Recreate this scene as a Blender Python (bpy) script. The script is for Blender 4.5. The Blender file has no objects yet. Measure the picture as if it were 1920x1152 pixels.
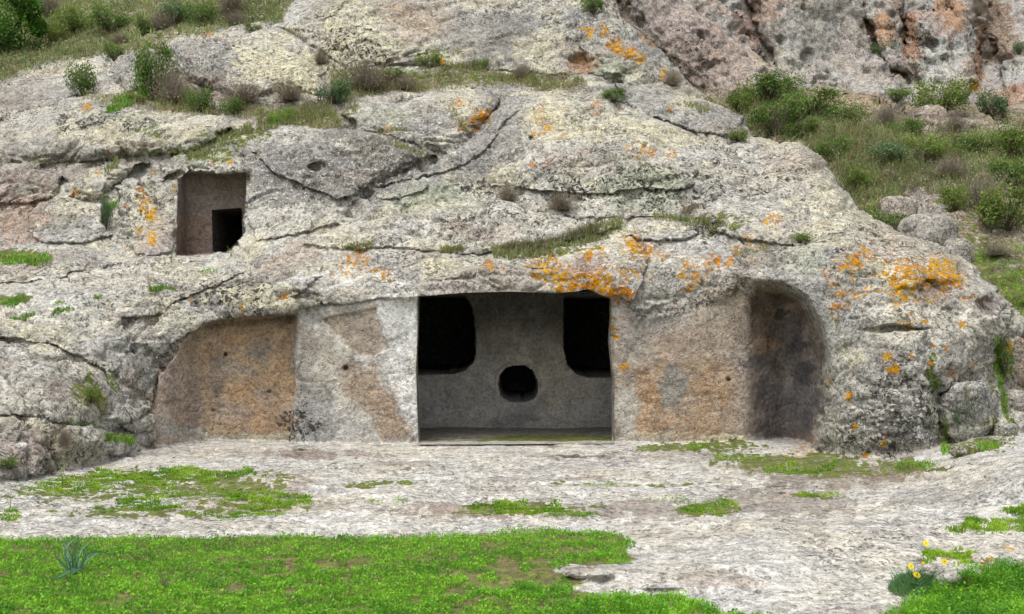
import bpy, math, random
import numpy as np
from mathutils import Vector, Matrix
R = math.radians
rng = np.random.default_rng(7)
random.seed(7)
scene = bpy.context.scene
col = scene.collection

# ------------------------------------------------------------------ camera, sky, sun, exposure
EYE, F = 1.6, 2059.0                      # eye height (m), focal length in pixels of a 1920 wide picture
cam_d = bpy.data.cameras.new('camera'); cam = bpy.data.objects.new('camera', cam_d); col.objects.link(cam)
cam.location = (0, 0, EYE); cam.rotation_euler = (R(90), 0, 0)
cam_d.sensor_width = 36; cam_d.lens = 36 * F / 1920; cam_d.clip_start = 0.05; cam_d.clip_end = 2000
scene.camera = cam
world = bpy.data.worlds.new('World'); scene.world = world; world.use_nodes = True
wn = world.node_tree; wn.nodes.clear()
SUN_EL, SUN_AZ = R(66), R(215)            # azimuth clockwise from +Y: behind the camera, a little to the left
sky = wn.nodes.new('ShaderNodeTexSky'); sky.sky_type = 'NISHITA'; sky.sun_disc = False
sky.sun_elevation = SUN_EL; sky.sun_rotation = SUN_AZ; sky.dust_density = 4.0; sky.air_density = 1.0; sky.ozone_density = 1.0
hs = wn.nodes.new('ShaderNodeHueSaturation'); hs.inputs['Saturation'].default_value = 0.22
bg = wn.nodes.new('ShaderNodeBackground'); bg.inputs['Strength'].default_value = 0.15
wo = wn.nodes.new('ShaderNodeOutputWorld')
wn.links.new(sky.outputs[0], hs.inputs['Color']); wn.links.new(hs.outputs[0], bg.inputs[0]); wn.links.new(bg.outputs[0], wo.inputs[0])
sun_d = bpy.data.lights.new('sun', 'SUN'); sun_d.energy = 1.25; sun_d.angle = R(30); sun_d.color = (1, .97, .92)
sun = bpy.data.objects.new('sun', sun_d); col.objects.link(sun)
sdir = Vector((math.sin(SUN_AZ) * math.cos(SUN_EL), math.cos(SUN_AZ) * math.cos(SUN_EL), math.sin(SUN_EL)))
sun.rotation_euler = sdir.to_track_quat('Z', 'Y').to_euler(); sun.location = (0, -5, 20)
vs = scene.view_settings; vs.view_transform = 'Standard'; vs.look = 'None'; vs.exposure = 0.66; vs.gamma = 1; vs.use_curve_mapping = False
scene.cycles.max_bounces = 6; scene.cycles.diffuse_bounces = 4

# ------------------------------------------------------------------ noise and shape helpers (numpy)
def _h(ix, iy, iz, s):
    n = (ix * 73856093) ^ (iy * 19349663) ^ (iz * 83492791) ^ (s * 2654435761 & 0x7fffffff)
    n = (n ^ (n >> 13)) * 1274126177 & 0xffffffff
    n = (n ^ (n >> 16)) * 2246822519 & 0xffffffff
    return ((n ^ (n >> 15)) & 0xffffff).astype(np.float32) / np.float32(0xffffff)
def vnoise(x, y, z, s=0):                 # value noise in -1..1
    x0 = np.floor(x); y0 = np.floor(y); z0 = np.floor(z)
    fx = (x - x0).astype(np.float32); fy = (y - y0).astype(np.float32); fz = (z - z0).astype(np.float32)
    fx = fx * fx * (3 - 2 * fx); fy = fy * fy * (3 - 2 * fy); fz = fz * fz * (3 - 2 * fz)
    x0 = x0.astype(np.int64); y0 = y0.astype(np.int64); z0 = z0.astype(np.int64)
    r = 0
    for a in (0, 1):
        for b in (0, 1):
            for c in (0, 1):
                r = r + _h(x0 + a, y0 + b, z0 + c, s) * (fx if a else 1 - fx) * (fy if b else 1 - fy) * (fz if c else 1 - fz)
    return r * 2 - 1
def fbm(x, y, z, s=0, o=3, g=.5):
    r = 0; a = 1; t = 0
    for k in range(o):
        r = r + a * vnoise(x * 2**k + 17.3 * k, y * 2**k + 5.1 * k, z * 2**k - 9.7 * k, s + k); t += a; a *= g
    return r / t
def worley(x, y, z, s=0):                 # distances to nearest and second nearest feature point
    x0 = np.floor(x).astype(np.int64); y0 = np.floor(y).astype(np.int64); z0 = np.floor(z).astype(np.int64)
    f1 = np.full(x.shape, 9., np.float32); f2 = f1.copy()
    for a in (-1, 0, 1):
        for b in (-1, 0, 1):
            for c in (-1, 0, 1):
                ix, iy, iz = x0 + a, y0 + b, z0 + c
                d = np.sqrt((ix + _h(ix, iy, iz, s) - x)**2 + (iy + _h(ix, iy, iz, s + 1) - y)**2 + (iz + _h(ix, iy, iz, s + 2) - z)**2)
                f2 = np.minimum(f2, np.maximum(f1, d)); f1 = np.minimum(f1, d)
    return f1, f2
def sdf(poly, x, y):                      # signed distance, positive inside
    P = np.array(poly, float); n = len(P)
    d = np.full(x.shape, 1e18); ins = np.zeros(x.shape, bool)
    for i in range(n):
        a, b = P[i], P[(i + 1) % n]; e = b - a
        wx, wy = x - a[0], y - a[1]
        t = np.clip((wx * e[0] + wy * e[1]) / max(1e-9, e @ e), 0, 1)
        d = np.minimum(d, (wx - e[0] * t)**2 + (wy - e[1] * t)**2)
        if a[1] != b[1]:
            c = ((a[1] > y) != (b[1] > y)) & (x < (b[0] - a[0]) * (y - a[1]) / (b[1] - a[1]) + a[0])
            ins ^= c
    d = np.sqrt(d)
    return np.where(ins, d, -d)
def linedist(pts, x, y):
    P = np.array(pts, float); d = np.full(x.shape, 1e18)
    for a, b in zip(P[:-1], P[1:]):
        e = b - a; wx, wy = x - a[0], y - a[1]
        t = np.clip((wx * e[0] + wy * e[1]) / max(1e-9, e @ e), 0, 1)
        d = np.minimum(d, (wx - e[0] * t)**2 + (wy - e[1] * t)**2)
    return np.sqrt(d)
def ss(t): t = np.clip(t, 0, 1); return t * t * (3 - 2 * t)
def smin(a, b, k):
    h = np.clip(.5 + .5 * (b - a) / k, 0, 1)
    return b * (1 - h) + a * h - k * h * (1 - h)
def boxed(poly, x, y, pad):               # rows and columns of the grid a polygon can touch
    P = np.array(poly, float)
    xs, ys = x[0], y[:, 0]
    i0, i1 = np.searchsorted(xs, [P[:, 0].min() - pad, P[:, 0].max() + pad])
    j0, j1 = np.searchsorted(ys, [P[:, 1].min() - pad, P[:, 1].max() + pad])
    return slice(j0, j1), slice(i0, i1)

# ------------------------------------------------------------------ object helpers
def tag(o, label=None, cat=None, group=None, kind=None):
    if label: o['label'] = label
    if cat: o['category'] = cat
    if group: o['group'] = group
    if kind: o['kind'] = kind
    return o
def empty(name, loc, label, cat, group=None):
    o = bpy.data.objects.new(name, None); col.objects.link(o); o.location = loc; o.empty_display_size = .1
    return tag(o, label, cat, group)
def npmesh(name, V, faces, attrs=None, normals=None, smooth=True):
    """faces: list of int arrays, each (n,3) or (n,4)"""
    me = bpy.data.meshes.new(name); V = np.asarray(V, np.float32)
    me.vertices.add(len(V)); me.vertices.foreach_set('co', V.ravel())
    faces = [np.asarray(f, np.int32) for f in faces if len(f)]
    tot = np.concatenate([np.full(len(f), f.shape[1], np.int32) for f in faces])
    loops = np.concatenate([f.ravel() for f in faces])
    me.loops.add(len(loops)); me.loops.foreach_set('vertex_index', loops)
    me.polygons.add(len(tot)); st = np.concatenate([[0], np.cumsum(tot)[:-1]]).astype(np.int32)
    me.polygons.foreach_set('loop_start', st); me.polygons.foreach_set('loop_total', tot)
    me.polygons.foreach_set('use_smooth', np.full(len(tot), smooth))
    for k, a in (attrs or {}).items():
        at = me.attributes.new(k, 'FLOAT_COLOR', 'POINT')
        at.data.foreach_set('color', np.asarray(a, np.float32).ravel())
    me.update(); me.validate()
    if normals is not None and len(normals) == len(me.vertices):
        me.normals_split_custom_set_from_vertices(normals.tolist())
    return me
def mobj(name, me, mat, parent=None, loc=(0, 0, 0)):
    o = bpy.data.objects.new(name, me); col.objects.link(o); o.location = loc
    if mat and not me.materials: me.materials.append(mat)
    if parent: o.parent = parent
    return o

# ------------------------------------------------------------------ materials
def N(nt, t, **kw):
    n = nt.nodes.new(t)
    for k, v in kw.items():
        if k in n.inputs: n.inputs[k].default_value = v
        else: setattr(n, k, v)
    return n
def ramp(nt, src, a, b, ca=(0, 0, 0, 1), cb=(1, 1, 1, 1)):
    r = nt.nodes.new('ShaderNodeMapRange'); r.inputs[1].default_value = a; r.inputs[2].default_value = b
    nt.links.new(src, r.inputs[0]); return r.outputs[0]
def math_(nt, op, a, b=None, c=None):
    m = nt.nodes.new('ShaderNodeMath'); m.operation = op
    for i, v in enumerate((a, b, c)):
        if v is None: continue
        if isinstance(v, (int, float)): m.inputs[i].default_value = v
        else: nt.links.new(v, m.inputs[i])
    return m.outputs[0]
def mix(nt, fac, a, b, mode='MIX'):
    m = nt.nodes.new('ShaderNodeMix'); m.data_type = 'RGBA'; m.blend_type = mode; m.clamp_factor = True
    for s, v in ((0, fac), (6, a), (7, b)):
        if isinstance(v, (int, float)): m.inputs[s].default_value = v
        elif isinstance(v, tuple): m.inputs[s].default_value = (*v, 1)
        else: nt.links.new(v, m.inputs[s])
    return m.outputs[2]
def rock_material(name, bump=1.0, smoothness=0.0):
    """rock with attributes: tint (rgb), marks (orange lichen, dark pits, pale lichen, moss)"""
    m = bpy.data.materials.new(name); m.use_nodes = True; nt = m.node_tree; L = nt.links
    b = nt.nodes['Principled BSDF']; b.inputs['Roughness'].default_value = .93; b.inputs['Specular IOR Level'].default_value = .15
    geo = N(nt, 'ShaderNodeNewGeometry'); P = geo.outputs['Position']
    at = N(nt, 'ShaderNodeAttribute', attribute_name='tint'); mk = N(nt, 'ShaderNodeAttribute', attribute_name='marks')
    sp = N(nt, 'ShaderNodeSeparateColor'); L.new(mk.outputs['Color'], sp.inputs[0])
    def noise(scale, detail=4, rough=.6, dist=0.0):
        n = N(nt, 'ShaderNodeTexNoise'); n.inputs['Scale'].default_value = scale; n.inputs['Detail'].default_value = detail
        n.inputs['Roughness'].default_value = rough; n.inputs['Distortion'].default_value = dist; L.new(P, n.inputs['Vector']); return n.outputs['Fac']
    def voro(scale, feature='F1', rnd=1.0):
        v = N(nt, 'ShaderNodeTexVoronoi', feature=feature); v.inputs['Scale'].default_value = scale; v.inputs['Randomness'].default_value = rnd
        # warped coordinates give ragged cells
        nn = N(nt, 'ShaderNodeTexNoise'); nn.inputs['Scale'].default_value = scale * 1.3; nn.inputs['Detail'].default_value = 3; L.new(P, nn.inputs['Vector'])
        ad = N(nt, 'ShaderNodeVectorMath', operation='MULTIPLY_ADD'); L.new(nn.outputs['Color'], ad.inputs[0]); ad.inputs[1].default_value = (.9 / scale,) * 3; L.new(P, ad.inputs[2])
        L.new(ad.outputs[0], v.inputs['Vector']); return v.outputs['Distance']
    n_big, n_mid, n_fine, n_grit = noise(1.1, 5), noise(5, 6, .65, .6), noise(22, 6, .7), noise(70, 4, .7)
    c = at.outputs['Color']
    # broad tone, then grit
    t = math_(nt, 'ADD', math_(nt, 'MULTIPLY', ramp(nt, n_mid, .38, .62), .55), math_(nt, 'MULTIPLY', ramp(nt, n_fine, .39, .61), .65))
    t = math_(nt, 'ADD', t, math_(nt, 'MULTIPLY', ramp(nt, n_grit, .4, .6), .45))
    t = math_(nt, 'ADD', math_(nt, 'MULTIPLY', t, .92 - .45 * smoothness), .24 + .34 * smoothness)
    c = mix(nt, 1.0, c, t, 'MULTIPLY')
    # warm/cool drift
    c = mix(nt, ramp(nt, n_big, .4, .7), c, mix(nt, 1.0, c, (1.06, 1.0, .87), 'MULTIPLY'))
    # grey crustose lichen, mid size
    g = math_(nt, 'MULTIPLY', ramp(nt, noise(9, 5, .7, .4), .50, .56), math_(nt, 'MULTIPLY', sp.outputs[1], .75))
    c = mix(nt, g, c, (.15, .145, .135))
    # pale lichen rosettes
    w = math_(nt, 'MULTIPLY', ramp(nt, voro(14), .40, .30), ramp(nt, noise(5.5, 4, .6), .46, .53))
    w2 = math_(nt, 'MULTIPLY', ramp(nt, voro(33), .42, .28), ramp(nt, noise(7, 4, .6), .44, .52))
    w = math_(nt, 'MULTIPLY', math_(nt, 'MAXIMUM', w, w2), sp.outputs[2])
    c = mix(nt, w, c, mix(nt, ramp(nt, n_mid, .35, .65), (.56, .54, .46), (.50, .50, .47)))
    # black pits and specks
    k = math_(nt, 'MULTIPLY', ramp(nt, math_(nt, 'ADD', noise(15, 4, .7, .8), math_(nt, 'MULTIPLY', sp.outputs[1], .10)), .60, .64), ramp(nt, math_(nt, 'ADD', noise(3.2, 3), math_(nt, 'MULTIPLY', sp.outputs[1], .16)), .52, .60))
    k2 = math_(nt, 'MULTIPLY', ramp(nt, noise(36, 3, .6), .59, .63), .9)
    k = math_(nt, 'MINIMUM', math_(nt, 'MULTIPLY', math_(nt, 'MAXIMUM', k, k2), math_(nt, 'MULTIPLY', sp.outputs[1], 1.5)), 1.0)
    c = mix(nt, k, c, (.055, .05, .04))
    # moss and soil film
    aa = math_(nt, 'MINIMUM', math_(nt, 'MULTIPLY', mk.outputs['Alpha'], 4.0), 1.0); ms = ramp(nt, math_(nt, 'ADD', mk.outputs['Alpha'], math_(nt, 'MULTIPLY', math_(nt, 'MULTIPLY', math_(nt, 'SUBTRACT', noise(9, 6, .7), .5), 3.6), aa)), .45, .62)
    c = mix(nt, ms, c, mix(nt, ramp(nt, n_fine, .35, .65), (.10, .085, .045), mix(nt, ramp(nt, n_mid, .4, .6), (.11, .15, .03), (.19, .26, .04))))
    # orange lichen
    oo = math_(nt, 'MINIMUM', math_(nt, 'MULTIPLY', sp.outputs[0], 5.0), 1.0); o1 = math_(nt, 'ADD', sp.outputs[0], math_(nt, 'MULTIPLY', math_(nt, 'MULTIPLY', math_(nt, 'SUBTRACT', noise(14, 5, .75, .3), .5), 3.8), oo))
    om = ramp(nt, o1, .56, .66)
    c = mix(nt, om, c, mix(nt, ramp(nt, n_big, .42, .58), mix(nt, ramp(nt, n_fine, .4, .62), (.25, .085, .008), (.56, .22, .008)), mix(nt, ramp(nt, n_fine, .4, .62), (.36, .16, .01), (.66, .38, .012))))
    L.new(c, b.inputs['Base Color'])
    # relief
    bp = N(nt, 'ShaderNodeBump'); bp.inputs['Distance'].default_value = .05; bp.inputs['Strength'].default_value = .75 * bump
    hgt = math_(nt, 'ADD', math_(nt, 'MULTIPLY', n_mid, .9), math_(nt, 'MULTIPLY', n_fine, .7))
    hgt = math_(nt, 'SUBTRACT', hgt, math_(nt, 'MULTIPLY', k, .35)); hgt = math_(nt, 'ADD', hgt, math_(nt, 'MULTIPLY', w, .10))
    hgt = math_(nt, 'ADD', hgt, math_(nt, 'MULTIPLY', n_grit, .22)); hgt = math_(nt, 'SUBTRACT', hgt, math_(nt, 'MULTIPLY', ramp(nt, voro(22), .30, .12), .55)); hgt = math_(nt, 'ADD', hgt, math_(nt, 'MULTIPLY', om, .12))
    L.new(hgt, bp.inputs['Height']); L.new(bp.outputs[0], b.inputs['Normal'])
    return m
M_rock = rock_material('weathered_tuff', 1.0)
M_carved = rock_material('carved_tuff', .85, .35)
M_floor = rock_material('trodden_tuff', .9, 0)
def leaf_material(name, c0, c1, trans=.25, rough=.6):
    m = bpy.data.materials.new(name); m.use_nodes = True; nt = m.node_tree; L = nt.links
    b = nt.nodes['Principled BSDF']; b.inputs['Roughness'].default_value = rough; b.inputs['Specular IOR Level'].default_value = .25
    at = N(nt, 'ShaderNodeAttribute', attribute_name='tint'); sp = N(nt, 'ShaderNodeSeparateColor'); L.new(at.outputs['Color'], sp.inputs[0])
    oi = N(nt, 'ShaderNodeObjectInfo')
    f = math_(nt, 'ADD', sp.outputs[0], math_(nt, 'MULTIPLY', math_(nt, 'SUBTRACT', oi.outputs['Random'], .5), .3))
    c = mix(nt, f, c0, c1)
    c = mix(nt, sp.outputs[1], c, (.27, .22, .12))          # dry share
    L.new(c, b.inputs['Base Color'])
    tr = N(nt, 'ShaderNodeBsdfTranslucent'); L.new(c, tr.inputs[0]); ms = N(nt, 'ShaderNodeMixShader'); ms.inputs[0].default_value = trans
    L.new(b.outputs[0], ms.inputs[1]); L.new(tr.outputs[0], ms.inputs[2]); L.new(ms.outputs[0], nt.nodes['Material Output'].inputs[0])
    return m
M_grass = leaf_material('fresh_grass', (.060, .23, .016), (.27, .55, .040), .35)
M_lime = leaf_material('lime_grass', (.13, .30, .015), (.34, .52, .035), .35)
M_bramble = leaf_material('bramble_leaves', (.10, .165, .045), (.34, .42, .17), .35)
M_pgrass = leaf_material('pale_grass', (.15, .21, .06), (.33, .36, .14), .3)
M_shrub = leaf_material('shrub_leaves', (.05, .12, .02), (.20, .32, .06), .35)
M_shrub_b = leaf_material('yellow_green_leaves', (.09, .16, .025), (.27, .37, .07), .35)
M_shrub_c = leaf_material('blue_green_leaves', (.05, .12, .05), (.15, .26, .11), .3)
M_dry = leaf_material('dry_twigs', (.16, .135, .11), (.33, .285, .22), .1, .85)
M_bark = leaf_material('bark', (.07, .055, .04), (.13, .105, .08), 0.0, .9)
M_yellow = leaf_material('yellow_petals', (.75, .50, .01), (.85, .66, .02), .2, .5)

# ------------------------------------------------------------------ survey of the rock face
# The rock was surveyed from one station (eye height EYE at the origin): a bearing u, an elevation v (both as pixels of
# the 1920 x 1152 photograph) and a distance D along +Y give each point of the real surface in metres.
def tps(ctrl):
    C = np.array(ctrl, float); X = C[:, :2] / 1000; n = len(X)
    def k(r2): return np.where(r2 > 0, .5 * r2 * np.log(np.maximum(r2, 1e-12)), 0)
    K = k(((X[:, None] - X[None])**2).sum(-1)) + np.eye(n) * 2e-4
    A = np.zeros((n + 3, n + 3)); A[:n, :n] = K; A[:n, n] = 1; A[:n, n + 1:] = X; A[n, :n] = 1; A[n + 1:, :n] = X.T
    w = np.linalg.solve(A, np.concatenate([C[:, 2], [0, 0, 0]]))
    def f(u, v):
        x, y = u / 1000, v / 1000; r = w[n] + w[n + 1] * x + w[n + 2] * y
        for i in range(n): r = r + w[i] * k((x - X[i, 0])**2 + (y - X[i, 1])**2)
        return r
    return f
FRONT = [(0,1100,9.6),(0,1000,9.4),(0,925,9.55),(0,880,9.9),(0,800,10.5),(0,700,11.3),(0,600,12.4),(0,500,14.2),(0,460,15.3),(0,400,16.2),(0,300,17.3),(0,200,19.3),(0,100,22.5),(0,0,26.5),
 (150,1000,10.8),(150,850,11.2),(150,780,11.3),(150,700,11.9),(150,600,12.7),(150,500,14),(280,1000,12.6),(280,830,12.4),(280,700,12.7),(280,640,12.7),(280,560,13.2),(280,490,14.1),
 (420,1000,13.1),(420,830,13.1),(420,700,13.1),(420,610,12.9),(420,550,13.15),(420,500,14.0),(560,820,12.95),(560,700,12.95),(560,580,12.95),(560,530,13.1),(560,480,13.8),
 (780,1000,13),(780,830,12.95),(780,700,12.95),(780,560,12.95),(780,520,13.15),(780,480,13.7),(960,1000,13),(960,700,12.9),(960,560,12.9),(960,520,13.05),(960,490,13.5),
 (1150,1000,13),(1150,830,12.9),(1150,700,12.9),(1150,560,12.9),(1160,500,13.1),(1180,460,13.5),(1300,1000,13),(1300,830,12.9),(1300,700,12.95),(1300,600,12.95),(1300,540,12.95),(1320,470,13.3),
 (1450,1000,12.8),(1450,850,12.8),(1450,700,12.8),(1450,560,12.6),(1460,500,12.7),(1480,460,13.1),(1560,1000,11.9),(1560,860,11.9),(1600,700,11.8),(1600,580,12.0),(1600,500,12.4),(1600,455,12.9),
 (1700,1000,11.4),(1700,865,11.4),(1720,700,11.5),(1720,580,11.8),(1720,500,12.4),(1800,600,11.9),(1800,520,12.6),(1830,700,11.6),(1850,820,11.6),(1890,600,12.2),(1920,650,12.8),(1920,750,12.2),(1920,830,11.5),(1920,1000,11),
 (500,400,15.1),(500,300,15.8),(400,400,15.2),(400,300,15.7),(400,480,14.7),(330,440,15.2),(200,470,15.1),(200,400,15.9),(200,300,16.8),(120,200,18.8),(400,240,17),(300,150,19.2),(300,60,21.5),(200,20,24),(450,150,18.8),(450,60,21),
 (620,440,14.4),(620,300,16),(620,200,17.4),(620,130,19.2),(620,30,20.6),(760,430,14.5),(760,350,15.4),(760,250,16.6),(760,160,18.4),(760,60,20),(900,430,14.5),(900,380,15.1),(900,300,16.2),(900,200,17.4),(900,140,19),(900,0,21),
 (1050,410,14.8),(1050,370,15.5),(1050,300,15.9),(1050,230,16.8),(1050,170,17.8),(1050,100,19.2),(1050,0,20.8),(1200,390,14.9),(1200,300,15.7),(1200,220,17),(1200,150,18.5),(1200,60,19.6),(1150,0,20.5),
 (1320,430,14.1),(1320,350,15.1),(1320,260,16.5),(1300,170,18.2),(1420,400,14.4),(1420,330,15.5),(1420,250,17),(1520,420,14),(1520,340,15.3),(1520,270,16.5),(1620,440,13.7),(1620,390,14.7),(1720,450,13.7),(1820,500,13.1),(1880,555,12.6),
 (-500,1000,8.9),(-500,700,10.6),(-500,450,14.5),(-500,0,26),(-500,-300,36),(500,-300,31),(1100,-300,28),(2400,1000,10.5),(2400,700,13),(600,-60,23),(1000,-80,22.5),(60,-60,29)]
BACK = [(1100,-300,36),(1150,-100,29),(1150,0,27.5),(1300,0,27.8),(1500,0,28),(1700,0,28.3),(1920,0,29),(2400,-50,30),(2400,-300,38),(1700,-300,36),(1300,100,26.6),(1500,100,26.8),(1700,100,26.8),(1920,100,27.2),
 (1300,150,26),(1380,180,24.8),(1560,170,25.4),(1700,190,25),(1820,185,25.2),(1920,205,24.8),(1380,250,21.5),(1560,250,21.3),(1700,260,21),(1850,260,21.4),(2000,260,21.5),(1560,330,19.3),(1700,340,18.8),(1850,340,18.6),(2000,340,18.6),
 (1650,410,17),(1780,420,16.6),(1920,430,16.2),(2200,430,16),(1700,480,15.8),(1850,510,14.7),(1920,560,14.0),(2200,560,13.8),(1800,600,14.3),(1920,650,13.3),(2200,650,13.3),(1920,760,12.7),(2200,760,12.3),(1600,600,15.5),(1400,500,18),(1300,300,22.5),(1200,200,25),(1000,100,28),(1000,0,29),(1000,-300,37),(1200,760,15),(2300,1000,11)]

def axis(a0, a, b, b1, step):
    lo = [a]; s = step
    while lo[-1] > a0: s *= 1.12; lo.append(lo[-1] - s)
    hi = [b]; s = step
    while hi[-1] < b1: s *= 1.12; hi.append(hi[-1] + s)
    return np.array(lo[::-1][:-1] + list(np.arange(a, b, step)) + hi)
STEP = 2.1
UX = axis(-620, -30, 1950, 2500, STEP); VY = axis(-330, -20, 1172, 2400, STEP)
U, V = np.meshgrid(UX, VY)
# ragged outlines: the plan is bent by noise before any natural outline is measured
WU = U + 7 * fbm(U / 55, V / 40, U * 0, 11, 3) + 3 * fbm(U / 12, V / 9, U * 0, 21, 2)
WV = V + 6 * fbm(U / 60, V / 40, U * 0 + 3, 31, 3) + 2.5 * fbm(U / 12, V / 9, U * 0, 41, 2)
cs = 4
D = np.empty_like(U)
ff = tps(FRONT)
iy = np.unique(np.r_[np.arange(0, len(VY), cs), len(VY) - 1]); ix = np.unique(np.r_[np.arange(0, len(UX), cs), len(UX) - 1])
Dc = ff(*np.meshgrid(np.clip(UX[ix], -260, 2080), np.clip(VY[iy], -150, 1060)))
def upsample(Dc, ix, iy):
    t = np.array([np.interp(UX, UX[ix], r) for r in Dc])
    return np.array([np.interp(VY, VY[iy], c) for c in t.T]).T
D = upsample(Dc, ix, iy)

# ---- rock bodies standing proud of the face: (key, outline, rounding in px, bulge in m, extra steepness, offset)
LUMPS = [
 ('upper_band', [(520,50),(600,10),(700,-60),(1145,-80),(1165,30),(1240,95),(1300,165),(1240,172),(1150,150),(1060,150),(900,138),(760,128),(650,135),(612,105)], 55, .9, -.5, .2),
 ('upper_band', [(560,30),(650,-30),(745,-30),(735,30),(690,62),(640,110),(600,85)], 40, .7, -.4, 0),
 ('upper_band', [(745,-20),(900,-40),(950,20),(900,60),(800,55),(720,50)], 30, .6, -.4, 0),
 ('upper_band', [(1060,10),(1150,5),(1240,95),(1297,160),(1200,168),(1100,140),(1070,90)], 40, .8, -.6, 0),
 ('upper_band', [(880,60),(960,40),(1050,50),(1065,110),(1000,140),(900,125)], 35, .5, -.4, 0),
 ('cream_rock', [(300,75),(345,55),(400,45),(440,75),(560,92),(612,128),(608,178),(540,170),(440,185),(350,150),(315,115)], 38, 1.0, -.8, 0),
 ('cream_rock', [(395,85),(430,80),(520,95),(520,140),(440,150),(400,120)], 25, .45, 0, 0),
 ('domed_boulder', [(203,122),(225,80),(270,72),(312,98),(330,130),(300,165),(240,170),(210,150)], 34, .9, -.4, 0),
 ('far_left_rock', [(-200,240),(0,175),(60,145),(140,142),(150,180),(110,205),(20,225),(-200,300)], 36, .8, -.5, 0),
 ('left_whaleback', [(-150,260),(0,222),(70,200),(170,178),(262,183),(300,205),(420,215),(442,240),(350,288),(200,300),(90,310),(-150,330)], 55, .9, -.5, 0),
 ('left_whaleback', [(130,215),(200,200),(330,215),(330,250),(220,265),(140,255)], 30, .3, -.3, 0),
 ('pink_bank', [(-60,310),(60,300),(120,330),(105,372),(20,385),(-60,390)], 30, .4, -.4, 0),
 ('pink_bank', [(-40,255),(70,240),(130,265),(90,300),(-40,305)], 25, .35, -.3, 0),
 ('low_wall_rock', [(55,395),(110,370),(200,378),(212,440),(150,462),(70,455)], 24, .4, -.6, 0),
 ('low_wall_rock', [(120,330),(210,300),(280,300),(215,345),(200,370),(130,372)], 24, .4, -.4, 0),
 ('lichen_boulder', [(215,350),(235,330),(265,332),(300,380),(328,410),(330,478),(255,480),(222,440)], 30, .5, -.4, 0),
 ('porch_rock', [(300,300),(340,288),(440,262),(470,300),(640,290),(690,340),(640,420),(560,450),(470,470),(458,420),(470,330),(330,322),(300,340)], 45, .35, -.3, 0),
 ('dark_slab', [(470,280),(560,240),(680,240),(780,262),(820,290),(700,350),(640,400),(560,380),(500,340)], 45, .5, -.3, 0),
 ('grey_dome', [(640,210),(700,190),(760,185),(830,162),(900,165),(935,185),(900,240),(860,290),(760,280),(680,250)], 45, .75, -.5, 0),
 ('main_ridge', [(940,195),(985,166),(1100,172),(1200,203),(1300,250),(1430,315),(1420,420),(1000,400),(700,425),(610,440),(690,362),(800,312),(880,255)], 80, .55, -.1, 0),
 ('main_ridge', [(950,180),(990,170),(1010,230),(1005,285),(900,325),(760,335),(700,350),(820,300),(890,250)], 30, .45, 0, 0),
 ('right_shoulder', [(1150,160),(1290,160),(1395,215),(1410,258),(1300,245),(1180,195)], 30, .4, -.2, 0),
 ('main_tongue', [(695,358),(780,332),(880,338),(960,298),(1000,288),(1100,292),(1200,270),(1290,302),(1345,350),(1350,400),(1200,408),(1080,402),(1000,385),(900,368),(800,380),(700,405)], 34, .5, -.9, 0),
 ('main_tongue', [(1180,285),(1290,305),(1330,360),(1320,400),(1200,400),(1170,340)], 30, .25, -.2, 0),
 ('ledge', [(560,460),(620,428),(700,402),(800,385),(890,366),(935,370),(1000,394),(1130,414),(1168,427),(1000,465),(900,482),(780,470),(640,468)], 26, .35, -.5, 0),
 ('lintel', [(540,545),(590,495),(690,468),(800,480),(920,482),(1000,470),(1080,452),(1150,436),(1205,440),(1225,480),(1210,530),(1190,575),(1150,562),(780,560),(560,580)], 50, .09, 0, .02),
 ('pale_boulder', [(1165,436),(1200,416),(1260,411),(1306,422),(1314,440),(1290,452),(1200,452)], 14, .28, -.4, 0),
 ('right_slab', [(1320,400),(1420,325),(1500,262),(1570,322),(1660,420),(1780,470),(1860,520),(1905,580),(1800,560),(1700,480),(1560,456),(1480,460),(1400,448),(1330,432)], 40, .35, -.1, 0),
 ('alcove_block', [(1380,520),(1470,464),(1560,452),(1700,472),(1800,508),(1895,575),(1885,640),(1830,690),(1765,740),(1765,850),(1700,874),(1560,868),(1515,840),(1500,700),(1480,600)], 60, .42, -.1, 0),
 ('alcove_block', [(1610,500),(1700,488),(1800,512),(1850,560),(1760,570),(1650,560),(1600,540)], 24, .2, -.6, 0),
 ('split_boulder', [(1742,660),(1765,632),(1800,622),(1855,630),(1872,680),(1830,705),(1760,700)], 18, .22, -.2, 0),
 ('split_boulder', [(1762,745),(1790,720),(1845,706),(1872,730),(1872,800),(1850,822),(1790,830),(1764,800)], 18, .22, -.2, 0),
 ('shoulder', [(330,560),(420,520),(560,470),(600,485),(620,520),(560,572),(555,590),(385,608),(330,650),(290,700),(260,640)], 60, .14, -.1, 0),
 ('left_slope', [(120,500),(260,478),(420,488),(500,500),(420,545),(300,590),(200,600),(140,560)], 60, .22, -.05, 0),
 ('left_slope', [(-100,560),(100,520),(190,560),(260,640),(210,700),(100,650),(-100,620)], 60, .2, -.05, 0),
 ('left_slope', [(-100,640),(90,650),(190,715),(255,800),(200,815),(90,785),(-100,770)], 60, .25, -.1, 0),
 ('left_slope', [(190,670),(240,640),(290,700),(285,810),(240,815),(210,740)], 40, .2, -.1, 0),
 ('left_slope', [(-100,470),(60,480),(170,470),(250,490),(120,520),(-100,545)], 26, .25, -.3, 0),
 ('grey_boulder', [(-150,790),(0,796),(40,788),(92,822),(112,878),(84,912),(0,918),(-150,930)], 34, .55, -.3, 0),
 ('low_boulder', [(92,838),(128,802),(215,812),(292,852),(240,872),(180,885),(115,902)], 24, .4, -.4, 0),
]
KEYS = ['hillside', 'ground'] + sorted({l[0] for l in LUMPS})
LAB = np.zeros(U.shape, int)
base = D.copy()
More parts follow.
